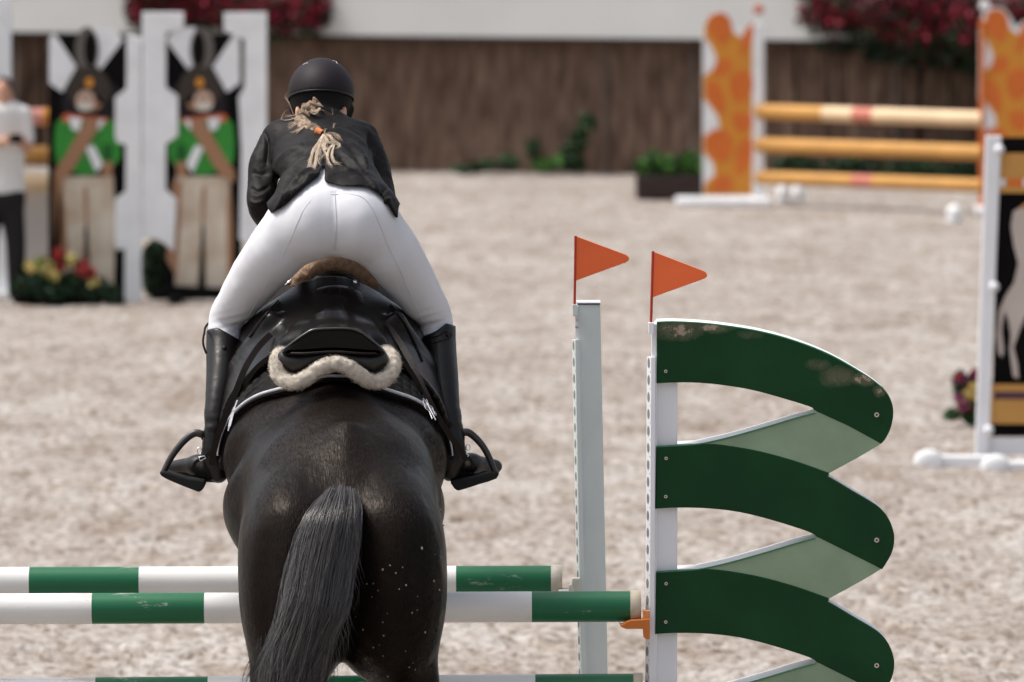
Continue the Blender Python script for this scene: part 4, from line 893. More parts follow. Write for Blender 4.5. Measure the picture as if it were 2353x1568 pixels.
# short hair at the dock
dk = []
for i in range(1500):
    a = g.random(); px = 725 + 100 * a; py = 1138 + 34 * g.random() - 16 * math.sin(math.pi * a); ln = 24 + 22 * g.random(); dx = (a - .62) * 30 + g.normal() * 4
    dk.append([(px, py), (px + dx * .5, py + ln * .5), (px + dx, py + ln)])
dk = np.array(dk); fl_, ok = HORSE.trace(dk[:, 0, 0], dk[:, 0, 1]); d0 = (fl_ - CAM) @ FW
pth = np.stack([CAM + FW * (d0 - e)[:, None] + UP * ((CY - dk[:, i, 1]) / FPX * d0)[:, None] + X1 * ((dk[:, i, 0] - CX) / FPX * d0)[:, None] for i, e in enumerate((-.004, .014, .02))], 1)
hair('dock_hair', pth, .0011, M_tail, tail)
# mane (mostly behind the rider)
mn = []
for i in range(700):
    y = 1.05 + .65 * g.random(); z = 1.50 + (y - 1.0) * .22; s = .02 + .02 * g.random(); zz = z - .01
    mn.append([L(g.normal() * .01, y, zz), L(s, y + .01, zz + .01), L(s * 2.2, y, zz - .05 - .05 * g.random())])
hair('mane', np.array(mn), .0013, M_tail, horse)
# short coat hair lying back along the quarters
nf = 42000; fpx = 515 + 515 * g.random(nf); fpy = 900 + 690 * g.random(nf); FP, ok = HORSE.trace(fpx, fpy); FP = FP[ok]; FN = HORSE.grad(FP); kf = FN @ -FW > .30; FP = FP[kf]; FN = FN[kf]
flow = np.stack([.35 * np.sign(FP[:, 0] - XC(FP[:, 1])) * np.clip(np.abs(FP[:, 0] - XC(FP[:, 1])) / .3, 0, 1) , -.9 + 0 * FP[:, 0], -.75 + 0 * FP[:, 0]], -1) + .5 * np.stack([vnoise(FP * 7) - .5, 0 * FP[:, 0], vnoise(FP * 7 + 5) - .5], -1) + g.normal(size=(len(FP), 3)) * .10
flow -= FN * (flow * FN).sum(1)[:, None]; flow /= np.linalg.norm(flow, axis=1)[:, None] + 1e-9; fl = (.009 + .006 * g.random(len(FP)))[:, None]
hair('coat_hair', np.stack([FP - FN * .0015, FP + flow * fl * .5 + FN * .0012, FP + flow * fl + FN * .0014], 1), .00030, nmat('coat_hair_brown', (.011, .0068, .0046), .42, .2, island=.9), horse)
# dried mud flecks thrown up on the right hind quarter
fk = [(1817,260,2),(1840,380,2.4),(1673,553,4),(1775,600,1.2),(1820,620,1.5),(1436,683,2),(1381,714,2.6),(1530,697,1.6),(1480,741,2.2),(1765,800,2.8),(1260,823,1.6),(1310,820,1.5),(1557,832,2.3),(1505,862,1.8),(1345,872,1.2),(1808,868,2.4),(1300,922,1.2),(1643,917,1.2),(1602,1042,2.2),(1640,1020,1.4),(1178,1070,1.4),(1415,1047,1),(1382,1112,1.9),(1232,1168,2),(1700,1188,2.6),(1388,1214,1.9),(1310,1303,2),(1354,1283,1.2),(1553,1330,1.3),(1382,1367,1.4),(1252,1388,1.3),(1580,1452,2.2),(1625,1470,2),(1420,1522,1.9),(1028,1460,1.4),(1610,1420,1.2)]
fx = [459.6 + a * .3041 for a, _, _ in fk]; fy = [1091.5 + b_ * .3041 for _, b_, _ in fk]; fp_, ok = HORSE.trace(fx, fy)
mb = MB()
for p, (_, _, r_), o_ in zip(fp_, fk, ok):
    if o_: mb.ell(p, (r_ * .00115, .0012, r_ * .00125), 8, 6)
tag(mb.build('mud_specks', nmat('pale_mud', (.42, .34, .26), .9, .2), horse, True), kind='stuff')

# ---- saddle pad, draped over the back
def rear_edge(P):
    x, y, z = LI(P); return y, z, x
PADR = .125
pad = Solid().other(HORSE, .020)
pad.fn(lambda P: PADR + .62 * np.abs(LI(P)[0]) + .055 * np.exp(-(LI(P)[0] / .07) ** 2) - LI(P)[1]).fn(lambda P: LI(P)[1] - .84).fn(lambda P: 1.13 - LI(P)[2])
def quilt(V, N):
    x, y, z = LI(V); a = np.abs(x); s_ = a + (1.6 - z) ; u = y / .042; v = s_ / .046
    q = np.minimum(np.abs(np.sin(np.pi * u)), np.abs(np.sin(np.pi * v))); return V + N * (.007 * (np.clip(q * 1.6, 0, 1) - 1))[:, None] * (y > PADR + .03)[:, None]
M_pad = nmat('black_quilted_cotton', (.012, .011, .011), .85, .15, .2, 60, .2, 300)
sp_t = thing('saddle_pad', 'black quilted saddle pad with shiny grey white edging under the saddle', 'saddle pad', L(0, .4, 1.55))
pad.build('pad_cloth', M_pad, sp_t, h=.0075, box=(L(0, .0, 1.3) + [-.42, -.15, -.55], L(0, .95, 1.6) + [.42, .15, .08]), relax=1, post=quilt)
# edging follows the rear edge: march round the back in the plane of the edge
def edge_pts(offset, lo, hi, n, yb=0.0):
    an = np.linspace(lo, hi, n); a = np.full(n, .05); b_ = np.full(n, .75)
    def pt(r):
        x = np.sin(an) * r; dy = PADR + yb + .62 * np.abs(x) + .055 * np.exp(-(x / .07) ** 2); z = 1.20 + np.cos(an) * r - 1.57; wy = 23.25 + dy * cT - z * sT
        return np.stack([XC(wy) + x, wy, 1.80 + dy * sT + z * cT], -1)
    for _ in range(26):
        md = (a + b_) / 2; ins = HORSE.eval(pt(md)) < offset; a = np.where(ins, md, a); b_ = np.where(ins, b_, md)
    return list(pt(a))
ep = edge_pts(.019, -1.62, 1.62, 60)
M_pipe = nmat('shiny_grey_piping', (.50, .50, .54), .35, .6, .2, 60)
MB().tube(ep, .0055, 8).build('edging', M_pipe, sp_t, True)
MB().tube(edge_pts(.014, -1.6, 1.6, 60, -.012), .0045, 8).build('edging', M_black, sp_t, True)
PADS = Solid().other(HORSE, .022)
def on(sol, pts, off=.0, n=6, d0=22.0):
    q = cat_rom(pts, n); P, ok = sol.trace([a[0] for a in q], [a[1] for a in q], d0=d0, off=off); ok = np.array(ok)
    if not ok.all():
        d = (P - CAM) @ FW; i = np.arange(len(q)); d = np.interp(i, i[ok], d[ok]) if ok.any() else np.full(len(q), 23.7); P = np.array([W(a[0], a[1], dd) for a, dd in zip(q, d)])
    return P
mk = MB(); A_ = on(PADS, [(545, 920), (536, 945), (528, 975), (524, 990)], .002); mk.ribbon(list(A_), [0, -1, .3], [.004] * 5 + [.008] * 9 + [.004] * (len(A_) - 14), .003); mk.build('metal_badge', M_pipe, sp_t)
for pts in ([(972, 915), (980, 925), (988, 940), (996, 955), (1001, 965)], [(978, 912), (985, 930), (992, 935), (999, 952)], [(972, 920), (978, 938), (986, 945), (993, 962)]):
    A_ = on(PADS, pts, .003); MB().tube(list(A_), .0018, 6).build('embroidered_badge', M_pipe, sp_t)

# ---- sheepskin
def fuzz(sol, name, mat, parent, box=None, h=.006, amp=.004, fib=7000, flen=.006, view=None, frad=.0006):
    def post(V, N): n_ = vnoise(V * 140) - .5; n2 = vnoise(V * 60 + 9) - .5; return V + N * (amp * (n_ * 1.0 + n2 * 1.4))[:, None]
    o = sol.build(name, mat, parent, h=h, box=box, relax=1, post=post)
    V, F = sol.mesh(h, box); idx = g.integers(0, len(V), fib); P = V[idx] + g.normal(size=(fib, 3)) * .002; N = sol.grad(P); t = g.normal(size=(fib, 3)); 
    l_ = flen * (.5 + g.random(fib))[:, None]; P0 = P - N * .001; P1_ = P + N * l_ * .6 + t * l_ * .35; P2 = P + N * l_ * .9 + t * l_ * .5 + g.normal(size=(fib, 3)) * l_ * .5
    hair('fleece', np.stack([P0, P1_, P2], 1), frad, mat, o); return o
M_fleece = nmat('cream_fleece', (.62, .56, .48), .95, .1, .25, 70, island=.2); M_tan = nmat('tan_fleece', (.66, .47, .33), .95, .1, .4, 60, island=.3)
shp = thing('sheepskin_half_pad', 'cream sheepskin half pad curling out under the back of the saddle', 'half pad', W(768, 850, 23.4))
roll = [(646, 812, 23.50), (636, 830, 23.44), (638, 856, 23.42), (655, 875, 23.40), (680, 879, 23.38), (706, 867, 23.37), (736, 846, 23.37), (768, 835, 23.37), (800, 843, 23.37), (828, 864, 23.38), (857, 878, 23.40), (886, 871, 23.41), (903, 848, 23.43), (902, 824, 23.46), (888, 810, 23.50)]
rp = [W(*p) for p in cat_rom(roll, 3)]
rs = Solid().chain(rp, [.0225] * len(rp), .004); fuzz(rs, 'rear_roll', M_fleece, shp, fib=16000, flen=.0018, amp=.0055, frad=.0004)
fr = Solid().chain([W(690, 645, 24.12), W(722, 616, 24.13), W(768, 604, 24.14), W(814, 614, 24.13), W(850, 645, 24.12)], [.030] * 5, .02); fuzz(fr, 'front_roll', M_tan, shp, fib=5000, flen=.003)

# ---- saddle
M_leather = nmat('black_leather', (.0042, .003, .0028), .25, .17, .3, 20, .10, 120)
M_leather2 = nmat('dark_brown_leather', (.012, .0075, .006), .45, .16, .3, 20, .12, 120)
M_steel = nmat('polished_steel', (.80, .80, .80), .22, .6, metal=.9)
sad = thing('saddle', 'glossy black jumping saddle between the rider and the horse', 'saddle', W(768, 780, 23.6))
seat = Solid()
can = [(650, 810, 23.50), (670, 792, 23.47), (700, 770, 23.44), (728, 759, 23.42), (768, 758, 23.42), (800, 759, 23.42), (826, 770, 23.44), (856, 792, 23.47), (878, 810, 23.50)]
slab('cantle', [(647, 812), (655, 801), (676, 784), (705, 763), (722, 755.5), (745, 753.5), (770, 753), (796, 753.5), (815, 757), (836, 768), (860, 787), (877, 801), (885, 812), (860, 812), (820, 809), (768, 806), (715, 809), (672, 812)], W(768, 790, 23.385)[1], .075, M_leather, sad, .010, smoothpts=3)
seat.ell(W(767, 822, 23.52), (.145, .055, .060), None, .015)
seat.cone(W(768, 802, 23.58), W(768, 776, 23.75), .055, .055, .03, X1, 2.0).cone(W(768, 776, 23.75), W(768, 705, 23.96), .055, .055, .05, X1, 1.6).cone(W(768, 705, 23.96), W(768, 668, 24.06), .055, .040, .05, X1, 1.7)
seat.chain([W(700, 672, 24.06), W(730, 642, 24.07), W(768, 634, 24.07), W(806, 642, 24.07), W(836, 672, 24.06)], [.014] * 5, .03)
for s in (-1, 1): seat.cone(W(768 + s * 52, 735, 23.9), W(768 + s * 105, 800, 23.75), .035, .025, .06)
SEAT = seat; seat.build('seat', M_leather, sad, h=.006)
pan = Solid(); pp_ = [(660, 830, 23.45), (676, 838, 23.44), (702, 836, 23.44), (736, 825, 23.44), (768, 819, 23.44), (798, 825, 23.44), (830, 836, 23.44), (852, 838, 23.44), (868, 830, 23.45)]
pl_ = [W(p[0], p[1] - 5, p[2] - .012) for p in cat_rom(pp_, 3)]; rr_ = [.018 + .0145 * min(1, abs(math.cos(math.pi * i / (len(pl_) - 1))) * 1.2) for i in range(len(pl_))]; pan.chain(pl_, rr_, .01); pan.ell(W(768, 822, 23.56), (.13, .1, .04), None, .02)
pan.build('panel', nmat('panel_leather', (.010, .0075, .007), .34, .45, .3, 20, .10, 120), sad, h=.006)
MB().tube([W(*p) for p in cat_rom([(650, 806, 23.40), (674, 786, 23.385), (703, 766, 23.380), (724, 757, 23.378), (768, 754.5, 23.377), (800, 755, 23.378), (818, 759, 23.380), (838, 769, 23.385), (862, 788, 23.385), (880, 806, 23.40)], 6)], .0038, 10).build('cantle_rim_highlight', nmat('rim_highlight_leather', (.014, .010, .009), .22, .8), sad, True)  # paler glossy tube added along the cantle top as its bright highlight line
sm = MB(); sm.tube([W(*p) for p in cat_rom([(650, 811, 23.40), (700, 812, 23.376), (768, 808, 23.374), (832, 812, 23.376), (882, 811, 23.40)], 8)], .0042, 6); sm.build('welt', M_leather2, sad, True)
fl_s = Solid().other(HORSE, .043); fl_s.fn(lambda P: .40 + .25 * np.clip(1.5 - LI(P)[2], 0, 1) - LI(P)[1]).fn(lambda P: LI(P)[1] - (.80 + .25 * np.clip(1.5 - LI(P)[2], 0, 1))).fn(lambda P: 1.06 - LI(P)[2])
for s in (-1, 1): fl_s.cone(L(s * .19, .62, 1.50), L(s * .315, .66, 1.28), .030, .022, .03)
FLAP = fl_s
lo_, hi_ = L(0, .3, 1.0), L(0, 1.1, 1.6)
for s in (-1, 1):
    bx = ((XC(23.9) + (.0 if s > 0 else -.44), 23.35, 1.25), (XC(23.9) + (.44 if s > 0 else 0.0), 24.5, 2.32)); FLAP.build('flap', M_leather, sad, h=.008, box=bx)
SAD = Solid().other(FLAP, 0) ; 
def EvalU(*sols):
    class U(Solid):
        def eval(s_, P): return np.minimum.reduce([q.eval(P) for q in sols])
    return U()
ALL = EvalU(SEAT, FLAP, PADS)
for x, y in ((816, 648), (664, 650)): c = on(ALL, [(x, y), (x + .1, y)], .001)[0]; MB().ell(c, (.007, .004, .007), 14, 8).build('stud', M_steel, sad, True)
for pts in ([(859, 655), (868, 646), (874, 640), (866, 637)], [(656, 655), (664, 648), (669, 643)]):
    MB().tube(list(on(ALL, pts, .004)), .0028, 6).build('ring', M_steel, sad, True)
for pts in ([(640, 690), (600, 735), (572, 775)], [(898, 700), (932, 745), (955, 790), (972, 830)]): MB().tube(list(on(ALL, pts, .003)), .0028, 6).build('welt', M_leather2, sad, True)
for pts in ([(700, 672), (733, 652), (768, 646), (804, 652), (838, 672)], [(742, 755), (750, 700), (757, 660)], [(797, 755), (787, 700), (779, 660)]): MB().tube(list(on(SEAT, pts, .0005)), .0016, 6).build('welt', M_leather, sad, True)
# stirrup leathers
def strap(name, pts, w, mat, par, th=.004): 
    P = [W(*p) for p in cat_rom(pts, 6)]; return MB().ribbon(P, [0, -1, .15], w, th).build(name, mat, par)
strap('stirrup_leather', [(622, 768, 23.80), (592, 800, 23.75), (564, 845, 23.70), (544, 894, 23.68), (521, 950, 23.68), (501, 1000, 23.70), (490, 1045, 23.72), (487, 1068, 23.74)], .019, M_leather2, sad)
strap('stirrup_leather', [(884, 740, 23.86), (918, 785, 23.80), (948, 838, 23.74), (972, 890, 23.70), (999, 945, 23.68), (1030, 995, 23.70), (1058, 1035, 23.74), (1072, 1058, 23.76)], .018, M_leather2, sad)
strap('flap_strap', [(655, 800, 23.60), (620, 820, 23.62), (585, 850, 23.66), (556, 895, 23.70)], .014, M_leather, sad); strap('flap_strap', [(884, 800, 23.60), (918, 822, 23.62), (948, 860, 23.66), (972, 905, 23.70)], .014, M_leather, sad)
hl = MB()
for pts in ([(560, 850), (551, 872), (542, 895), (534, 918)], [(955, 838), (966, 862), (976, 885), (988, 912)]):
    for x, y in pts: c = W(x, y, 23.665 if y > 870 else 23.69); hl.ell(c, (.0018, .003, .0022), 8, 6)
hl.build('punched_holes', M_black, sad)
def iron(par, top, arm, arm2, tread, Y):
    s = Solid(); P = [W(*p, Y) for p in cat_rom(arm, 4)]; n_ = len(P); s.chain(P, [.0125 - .003 * i / n_ for i in range(n_)], .004); P = [W(*p, Y + .03) for p in cat_rom(arm2, 4)]; s.chain(P, [.008] * len(P), .004)
    o = s.build('stirrup_iron', nmat('matt_black_alloy', (.02, .018, .017), .4, .5), par, h=.004); slab('tread', tread, W(420, 1100, Y)[1] - .02, .07, nmat('tread_rubber', (.008, .008, .008), .7, .3), o, .006, smoothpts=2)
    return o
iron(sad, None, [(462, 997), (448, 995), (428, 1008), (404, 1035), (387, 1062), (375, 1087)], [(462, 997), (478, 1030), (474, 1080), (466, 1112)], [(368, 1084), (385, 1084), (430, 1098), (470, 1104), (469, 1120), (459, 1130), (446, 1127), (396, 1107), (371, 1094)], 23.93)
iron(sad, None, [(1066, 993), (1077, 994), (1096, 1009), (1114, 1032), (1128, 1060), (1138, 1088)], [(1066, 993), (1052, 1030), (1048, 1080), (1044, 1108)], [(1145, 1084), (1130, 1084), (1085, 1096), (1038, 1103), (1040, 1117), (1050, 1127), (1064, 1125), (1101, 1113), (1141, 1100)], 23.93)
girth = Solid().other(HORSE, .012); girth.fn(lambda P: .72 - LI(P)[1]).fn(lambda P: LI(P)[1] - .82).fn(lambda P: LI(P)[2] - 1.15)
girth.build('girth', M_leather2, sad, h=.009, box=((XC(24) - .40, 23.6, 1.2), (XC(24) + .40, 24.5, 2.0)))
# ================================================================== rider
rider = thing('person', 'rider in black helmet, black jacket and white breeches rising over the leaping horse', 'person', W(768, 500, 23.95))
M_skin = nmat('skin', (.52, .28, .19), .5, .4, .1, 20); M_jack = nmat('black_show_jacket', (.0056, .0044, .0042), .55, .13, .25, 7, .10, 500)
def breech_mat():
    return nmat('white_breeches', (.60, .605, .64), .85, .12, .04, 5, .10, 700)
M_br = breech_mat(); M_boot = nmat('black_boot_leather', (.005, .004, .0038), .33, .30, .3, 12, .12, 40)
# body under the clothes, one surface
HC = W(738, 215, 24.47)
bd = Solid().ell(HC + [0, .01, -.01], (.072, .09, .10), None, .02).ell(HC + [0, .05, -.075], (.05, .055, .06), None, .03).cone(HC + [0, -.03, -.05], W(737, 300, 24.36), .052, .062, .03)
bd.cone(HC + [0, .105, -.04], HC + [0, .125, -.065], .012, .014, .012).ell(HC + [0, .10, -.10], (.022, .02, .012), None, .012)
bd.chain([W(738, 310, 24.38), W(748, 370, 24.2), W(762, 440, 24.02), W(768, 505, 23.93)], [.075, .085, .08, .095], .05, X1, 1.45)
for s in (-1, 1):
    if s < 0: arm = [(640, 322, 24.335), (610, 372, 24.29), (604, 420, 24.25), (606, 480, 24.19), (652, 535, 24.42), (700, 572, 24.68)]
    else: arm = [(832, 326, 24.335), (862, 378, 24.30), (874, 425, 24.26), (880, 470, 24.22), (856, 530, 24.42), (812, 572, 24.68)]
    bd.curve([W(*a) for a in arm], [.036, .032, .030, .030, .026, .022], .02)
    lg = ([(690, 530, 23.92), (597, 628, 24.02), (520, 738, 24.13), (511, 865, 24.03), (490, 1005, 23.94)] if s < 0 else [(845, 540, 23.92), (935, 632, 24.02), (1004, 740, 24.13), (1017, 865, 24.03), (1043, 1005, 23.94)])
    bd.curve([W(*a) for a in lg], [.085, .068, .042, .038, .022], .02)
    ft = ((505, 1075, 23.93), (405, 1074, 24.08)) if s < 0 else ((1032, 1072, 23.93), (1132, 1072, 24.08)); bd.cone(W(*ft[0]), W(*ft[1]), .022, .016, .02)
    e = HC + [s * .076, -.005, -.048]; bd.ell(e, (.010, .018, .030), None, .006).ell(W(684 if s < 0 else 791, 259, 24.405), (.0075, .035, .023), None, .004)
    # hand: palm, four fingers and a thumb closed on the rein
    wr = W(*arm[-1]); pal = wr + [-s * .012, .05, .0]; bd.cone(wr, pal, .020, .026, .01, np.array([0, 0, 1.0]), 1.5)
    for f in range(4):
        b0 = pal + [s * .004, .028, .028 - .018 * f]; b1 = b0 + [-s * .026, .022 - .002 * f, -.004]; b2 = b1 + [-s * .014, -.02, -.004]; b3 = b2 + [s * .014, -.018, 0]
        r_ = (.0085, .009, .0085, .0075)[f]; bd.chain([b0, b1, b2, b3], [r_, r_ * .95, r_ * .9, r_ * .8], .003)
    t0 = pal + [-s * .02, -.005, .03]; bd.chain([t0, t0 + [-s * .012, .022, .010], t0 + [-s * .006, .045, .006]], [.011, .010, .0085], .006)
bd.build('body', M_skin, rider, h=.0065, relax=1)
gl = Solid()
for s in (-1, 1):
    wr = W(*((700, 572, 24.68) if s < 0 else (812, 572, 24.68))); pal = wr + [-s * .012, .05, 0]; gl.cone(wr - [0, .03, 0], wr, .026, .026, .01); gl.cone(wr, pal, .024, .030, .01, np.array([0, 0, 1.0]), 1.5)
    for f in range(4):
        b0 = pal + [s * .004, .028, .028 - .018 * f]; b1 = b0 + [-s * .026, .022 - .002 * f, -.004]; b2 = b1 + [-s * .014, -.02, -.004]; b3 = b2 + [s * .014, -.018, 0]
        r_ = (.0098, .0103, .0098, .0088)[f]; gl.chain([b0, b1, b2, b3], [r_, r_ * .95, r_ * .9, r_ * .8], .003)
    t0 = pal + [-s * .02, -.005, .03]; gl.chain([t0, t0 + [-s * .012, .022, .010], t0 + [-s * .006, .045, .006]], [.0125, .0115, .010], .006)
gl.build('gloves', M_leather2, rider, h=.005, relax=1)
for s in (-1, 1): MB().ell(HC + [s * .03, .092, -.005], (.012, .010, .009), 12, 8).build('eye', nmat('eye_white', (.7, .7, .7), .2, .5), rider, True)
# breeches
br = Solid()
br.cone(W(764, 425, 24.03), W(767, 480, 23.95), .098, .112, .04, X1, 1.35)
br.ell(W(766, 492, 23.95), (.176, .15, .125), None, .05)
for s, c in ((-1, (716, 512, 23.86)), (1, (820, 512, 23.86))): br.ell(W(*c), (.098, .105, .108), None, .05)
br.curve([W(676, 530, 23.90), W(634, 577, 23.93), W(590, 632, 24.0), (W(552, 686, 24.07)), W(520, 735, 24.13), W(515, 800, 24.1)], [.098, .091, .080, .067, .054, .050], .04)
br.curve([W(858, 530, 23.90), W(897, 577, 23.93), W(934, 632, 24.0), (W(970, 686, 24.07)), W(1000, 730, 24.13), W(1005, 800, 24.1)], [.096, .090, .080, .068, .055, .050], .04)
BR = br
def br_post(V, N):
    px, py, d = PXY(V); w = np.zeros(len(V))
    for kx, ky in ((545, 745), (985, 742)):                     # gathers above the boot tops
        r_ = np.exp(-(((px - kx) / 45) ** 2 + ((py - ky) / 30) ** 2)); w += r_ * np.sin(py * .38 + px * .10) * .0016
    w += (vnoise(V * 26) - .5) * .0022 + (vnoise(V * np.array([22, 22, 9])) - .5) * .004
    w += .0022 * np.exp(-((px - 768) / 9) ** 2) * -1.6 * ((py > 440) & (py < 580)) * (N[:, 1] < 0)
    return V + N * w[:, None]
br.build('breeches', M_br, rider, h=.0065, relax=2, post=br_post)
for pts in ([(563, 742), (586, 700), (612, 655), (640, 605), (665, 555), (682, 515), (700, 478), (722, 456), (750, 448), (775, 446), (805, 446), (834, 454), (856, 480), (876, 525), (895, 572), (920, 622), (945, 680), (962, 722), (972, 748)], [(768, 430), (771, 480), (772, 530), (770, 578)]):
    MB().tube(list(on(BR, pts, -.0004)), .0010, 6).build('seam', M_br, rider, True)
for pts, w in (([(550, 738), (546, 752), (545, 770), (552, 782)], .0014), ([(974, 738), (980, 750), (975, 768)], .0014)): MB().tube(list(on(BR, pts, -.0003)), w, 6).build('seam', M_br, rider, True)
# boots
def top_fn(pts):
    xs_ = [p[0] for p in pts]; ys_ = [p[1] for p in pts]
    def f(P): px, py, d = PXY(P); return (np.interp(px, xs_, ys_) - py) / 755.0
    return f
def boot(ch, rad, tp, foot, label=None):
    s = Solid().curve([W(*a) for a in ch], rad, .02); s.fn(top_fn(tp)); a, b_, c_ = [W(*q) for q in foot]
    s.cone(a, b_, .036, .031, .02, np.array([0, 0, 1.0]), 1.0).cone(b_, c_, .031, .022, .02).cone(a - [0, 0, .004], a - [0, 0, .020], .034, .031, .008)
    def post(V, N):
        px, py, d = PXY(V); am = np.exp(-((py - 985) / 42) ** 2) * .0045 + .0003; x = V * np.array([18, 18, 62]); return V + N * (am * (vnoise(x) - .5) * 2)[:, None]
    o = s.build('boot', M_boot, rider, h=.0055, post=post)
    MB().tube([w_ - np.array([0, .0, .024]) for w_ in (W(*foot[0]), W(*foot[1]))] + [W(*foot[2]) - np.array([0, 0, .014])], [.026, .024, .016], 12).build('sole', M_black, o, True)
    MB().tube([w_ - np.array([0, .024, .014]) for w_ in (W(*foot[0]), W(*foot[1]))] + [W(*foot[2]) - np.array([0, .018, .008])], .0022, 6).build('welt', nmat('tan_welt', (.16, .10, .07), .6, .4), o, True)
    return o, s
oL, BL = boot([(518, 740, 24.12), (515, 790, 24.09), (511, 865, 24.02), (498, 945, 23.95), (492, 1000, 23.93), (488, 1050, 23.93)], [.0565, .0555, .0500, .0375, .0335, .036],
     [(440, 757), (478, 757), (499, 752), (525, 766), (554, 783), (575, 790), (620, 800)], ((502, 1072, 23.93), (455, 1070, 24.0), (398, 1074, 24.07)))
oR, BRt = boot([(1006, 735, 24.12), (1007, 790, 24.09), (1015, 865, 24.02), (1029, 945, 23.95), (1041, 1000, 23.93), (1046, 1050, 23.93)], [.0555, .0550, .0510, .0385, .0335, .036],
     [(930, 790), (966, 775), (1003, 760), (1026, 742), (1045, 748), (1080, 752)], ((1034, 1068, 23.93), (1082, 1066, 24.0), (1138, 1072, 24.07)))
MB().tube(list(on(BRt, [(975, 776), (1005, 772), (1022, 762), (1036, 766), (1036, 776), (1022, 780), (990, 790)], .001)), .0018, 6).build('top_strap', M_leather2, oR, True)
MB().ell(on(BRt, [(1029, 769), (1029.2, 769)], .002)[0], (.007, .004, .007), 12, 8).build('stud', M_boot, oR, True)
MB().ell(on(BL, [(516, 800), (516.2, 800)], .002)[0], (.007, .004, .007), 12, 8).build('stud', M_boot, oL, True)
for pts in ([(1003, 790), (1010, 860), (1022, 940), (1032, 985)],): MB().tube(list(on(BRt, pts, .0004)), .0014, 6).build('seam', M_boot, oR, True)
def ringm(par, cx, cy, rx, ry, d, rad=.0016, n=16):
    pts = [W(cx + rx * math.cos(2*math.pi*i/n), cy + ry * math.sin(2*math.pi*i/n), d) for i in range(n + 1)]; return MB().tube(pts, rad, 6).build('spur_buckle', M_steel, par, True)
ringm(oL, 458, 1036, 5, 7.5, 23.86, .0021); ringm(oR, 1076, 1028, 4.6, 7, 23.86, .0021)
def sqb(par, pts, d): MB().tube([W(x, y, d) for x, y in pts + pts[:1]], .0018, 6).build('strap_buckle', M_steel, par, True)
sqb(oL, [(457, 1051), (470, 1047), (473, 1053), (460, 1059)], 23.80); sqb(oR, [(1069, 1042), (1077, 1046), (1074, 1051), (1066, 1046)], 23.80)
for par, pts in ((oL, [(484, 1040), (470, 1050), (450, 1062), (444, 1078)]), (oR, [(1052, 1030), (1066, 1042), (1082, 1058), (1088, 1076)])): MB().ribbon([W(x, y, 23.845) for x, y in cat_rom(pts, 5)], [0, -1, .2], .010, .003).build('spur_strap', M_leather, par)
for par, pts in ((oL, [(495, 1040), (506, 1036)]), (oR, [(1022, 1011), (1034, 1017)])): MB().tube([W(x, y, 23.83) for x, y in pts], .0035, 8).build('spur', M_steel, par, True)
# jacket
jk = Solid()
jk.curve([W(735, 312, 24.40), W(740, 350, 24.27), W(752, 405, 24.08), W(766, 462, 23.94)], [.078, .104, .100, .110], .04, X1, 1.50)
jk.cone(W(660, 322, 24.33), W(812, 326, 24.33), .060, .060, .05)
jk.ell(W(766, 490, 23.95), (.188, .162, .137), None, .04)
for c in ((716, 508, 23.865), (820, 508, 23.865)): jk.ell(W(*c), (.108, .115, .115), None, .04)
jk.cone(W(690, 500, 23.9), W(655, 530, 23.92), .10, .10, .03).cone(W(848, 500, 23.9), W(878, 535, 23.92), .10, .095, .03)
hem = [(540, 430), (604, 452), (618, 480), (627, 490), (640, 478), (660, 461), (693, 435), (715, 417), (734, 400), (741, 385), (744, 380), (746, 414), (760, 421), (781, 426), (815, 427), (848, 429), (868, 440), (884, 456), (900, 482), (908, 497), (913, 501), (917, 470), (990, 430)]
hx = [p[0] for p in hem]; hy = [p[1] for p in hem]
jk.other(BR, .013)
jk.fn(lambda P: (PXY(P)[1] - np.interp(PXY(P)[0], hx, hy)) / 755.0)
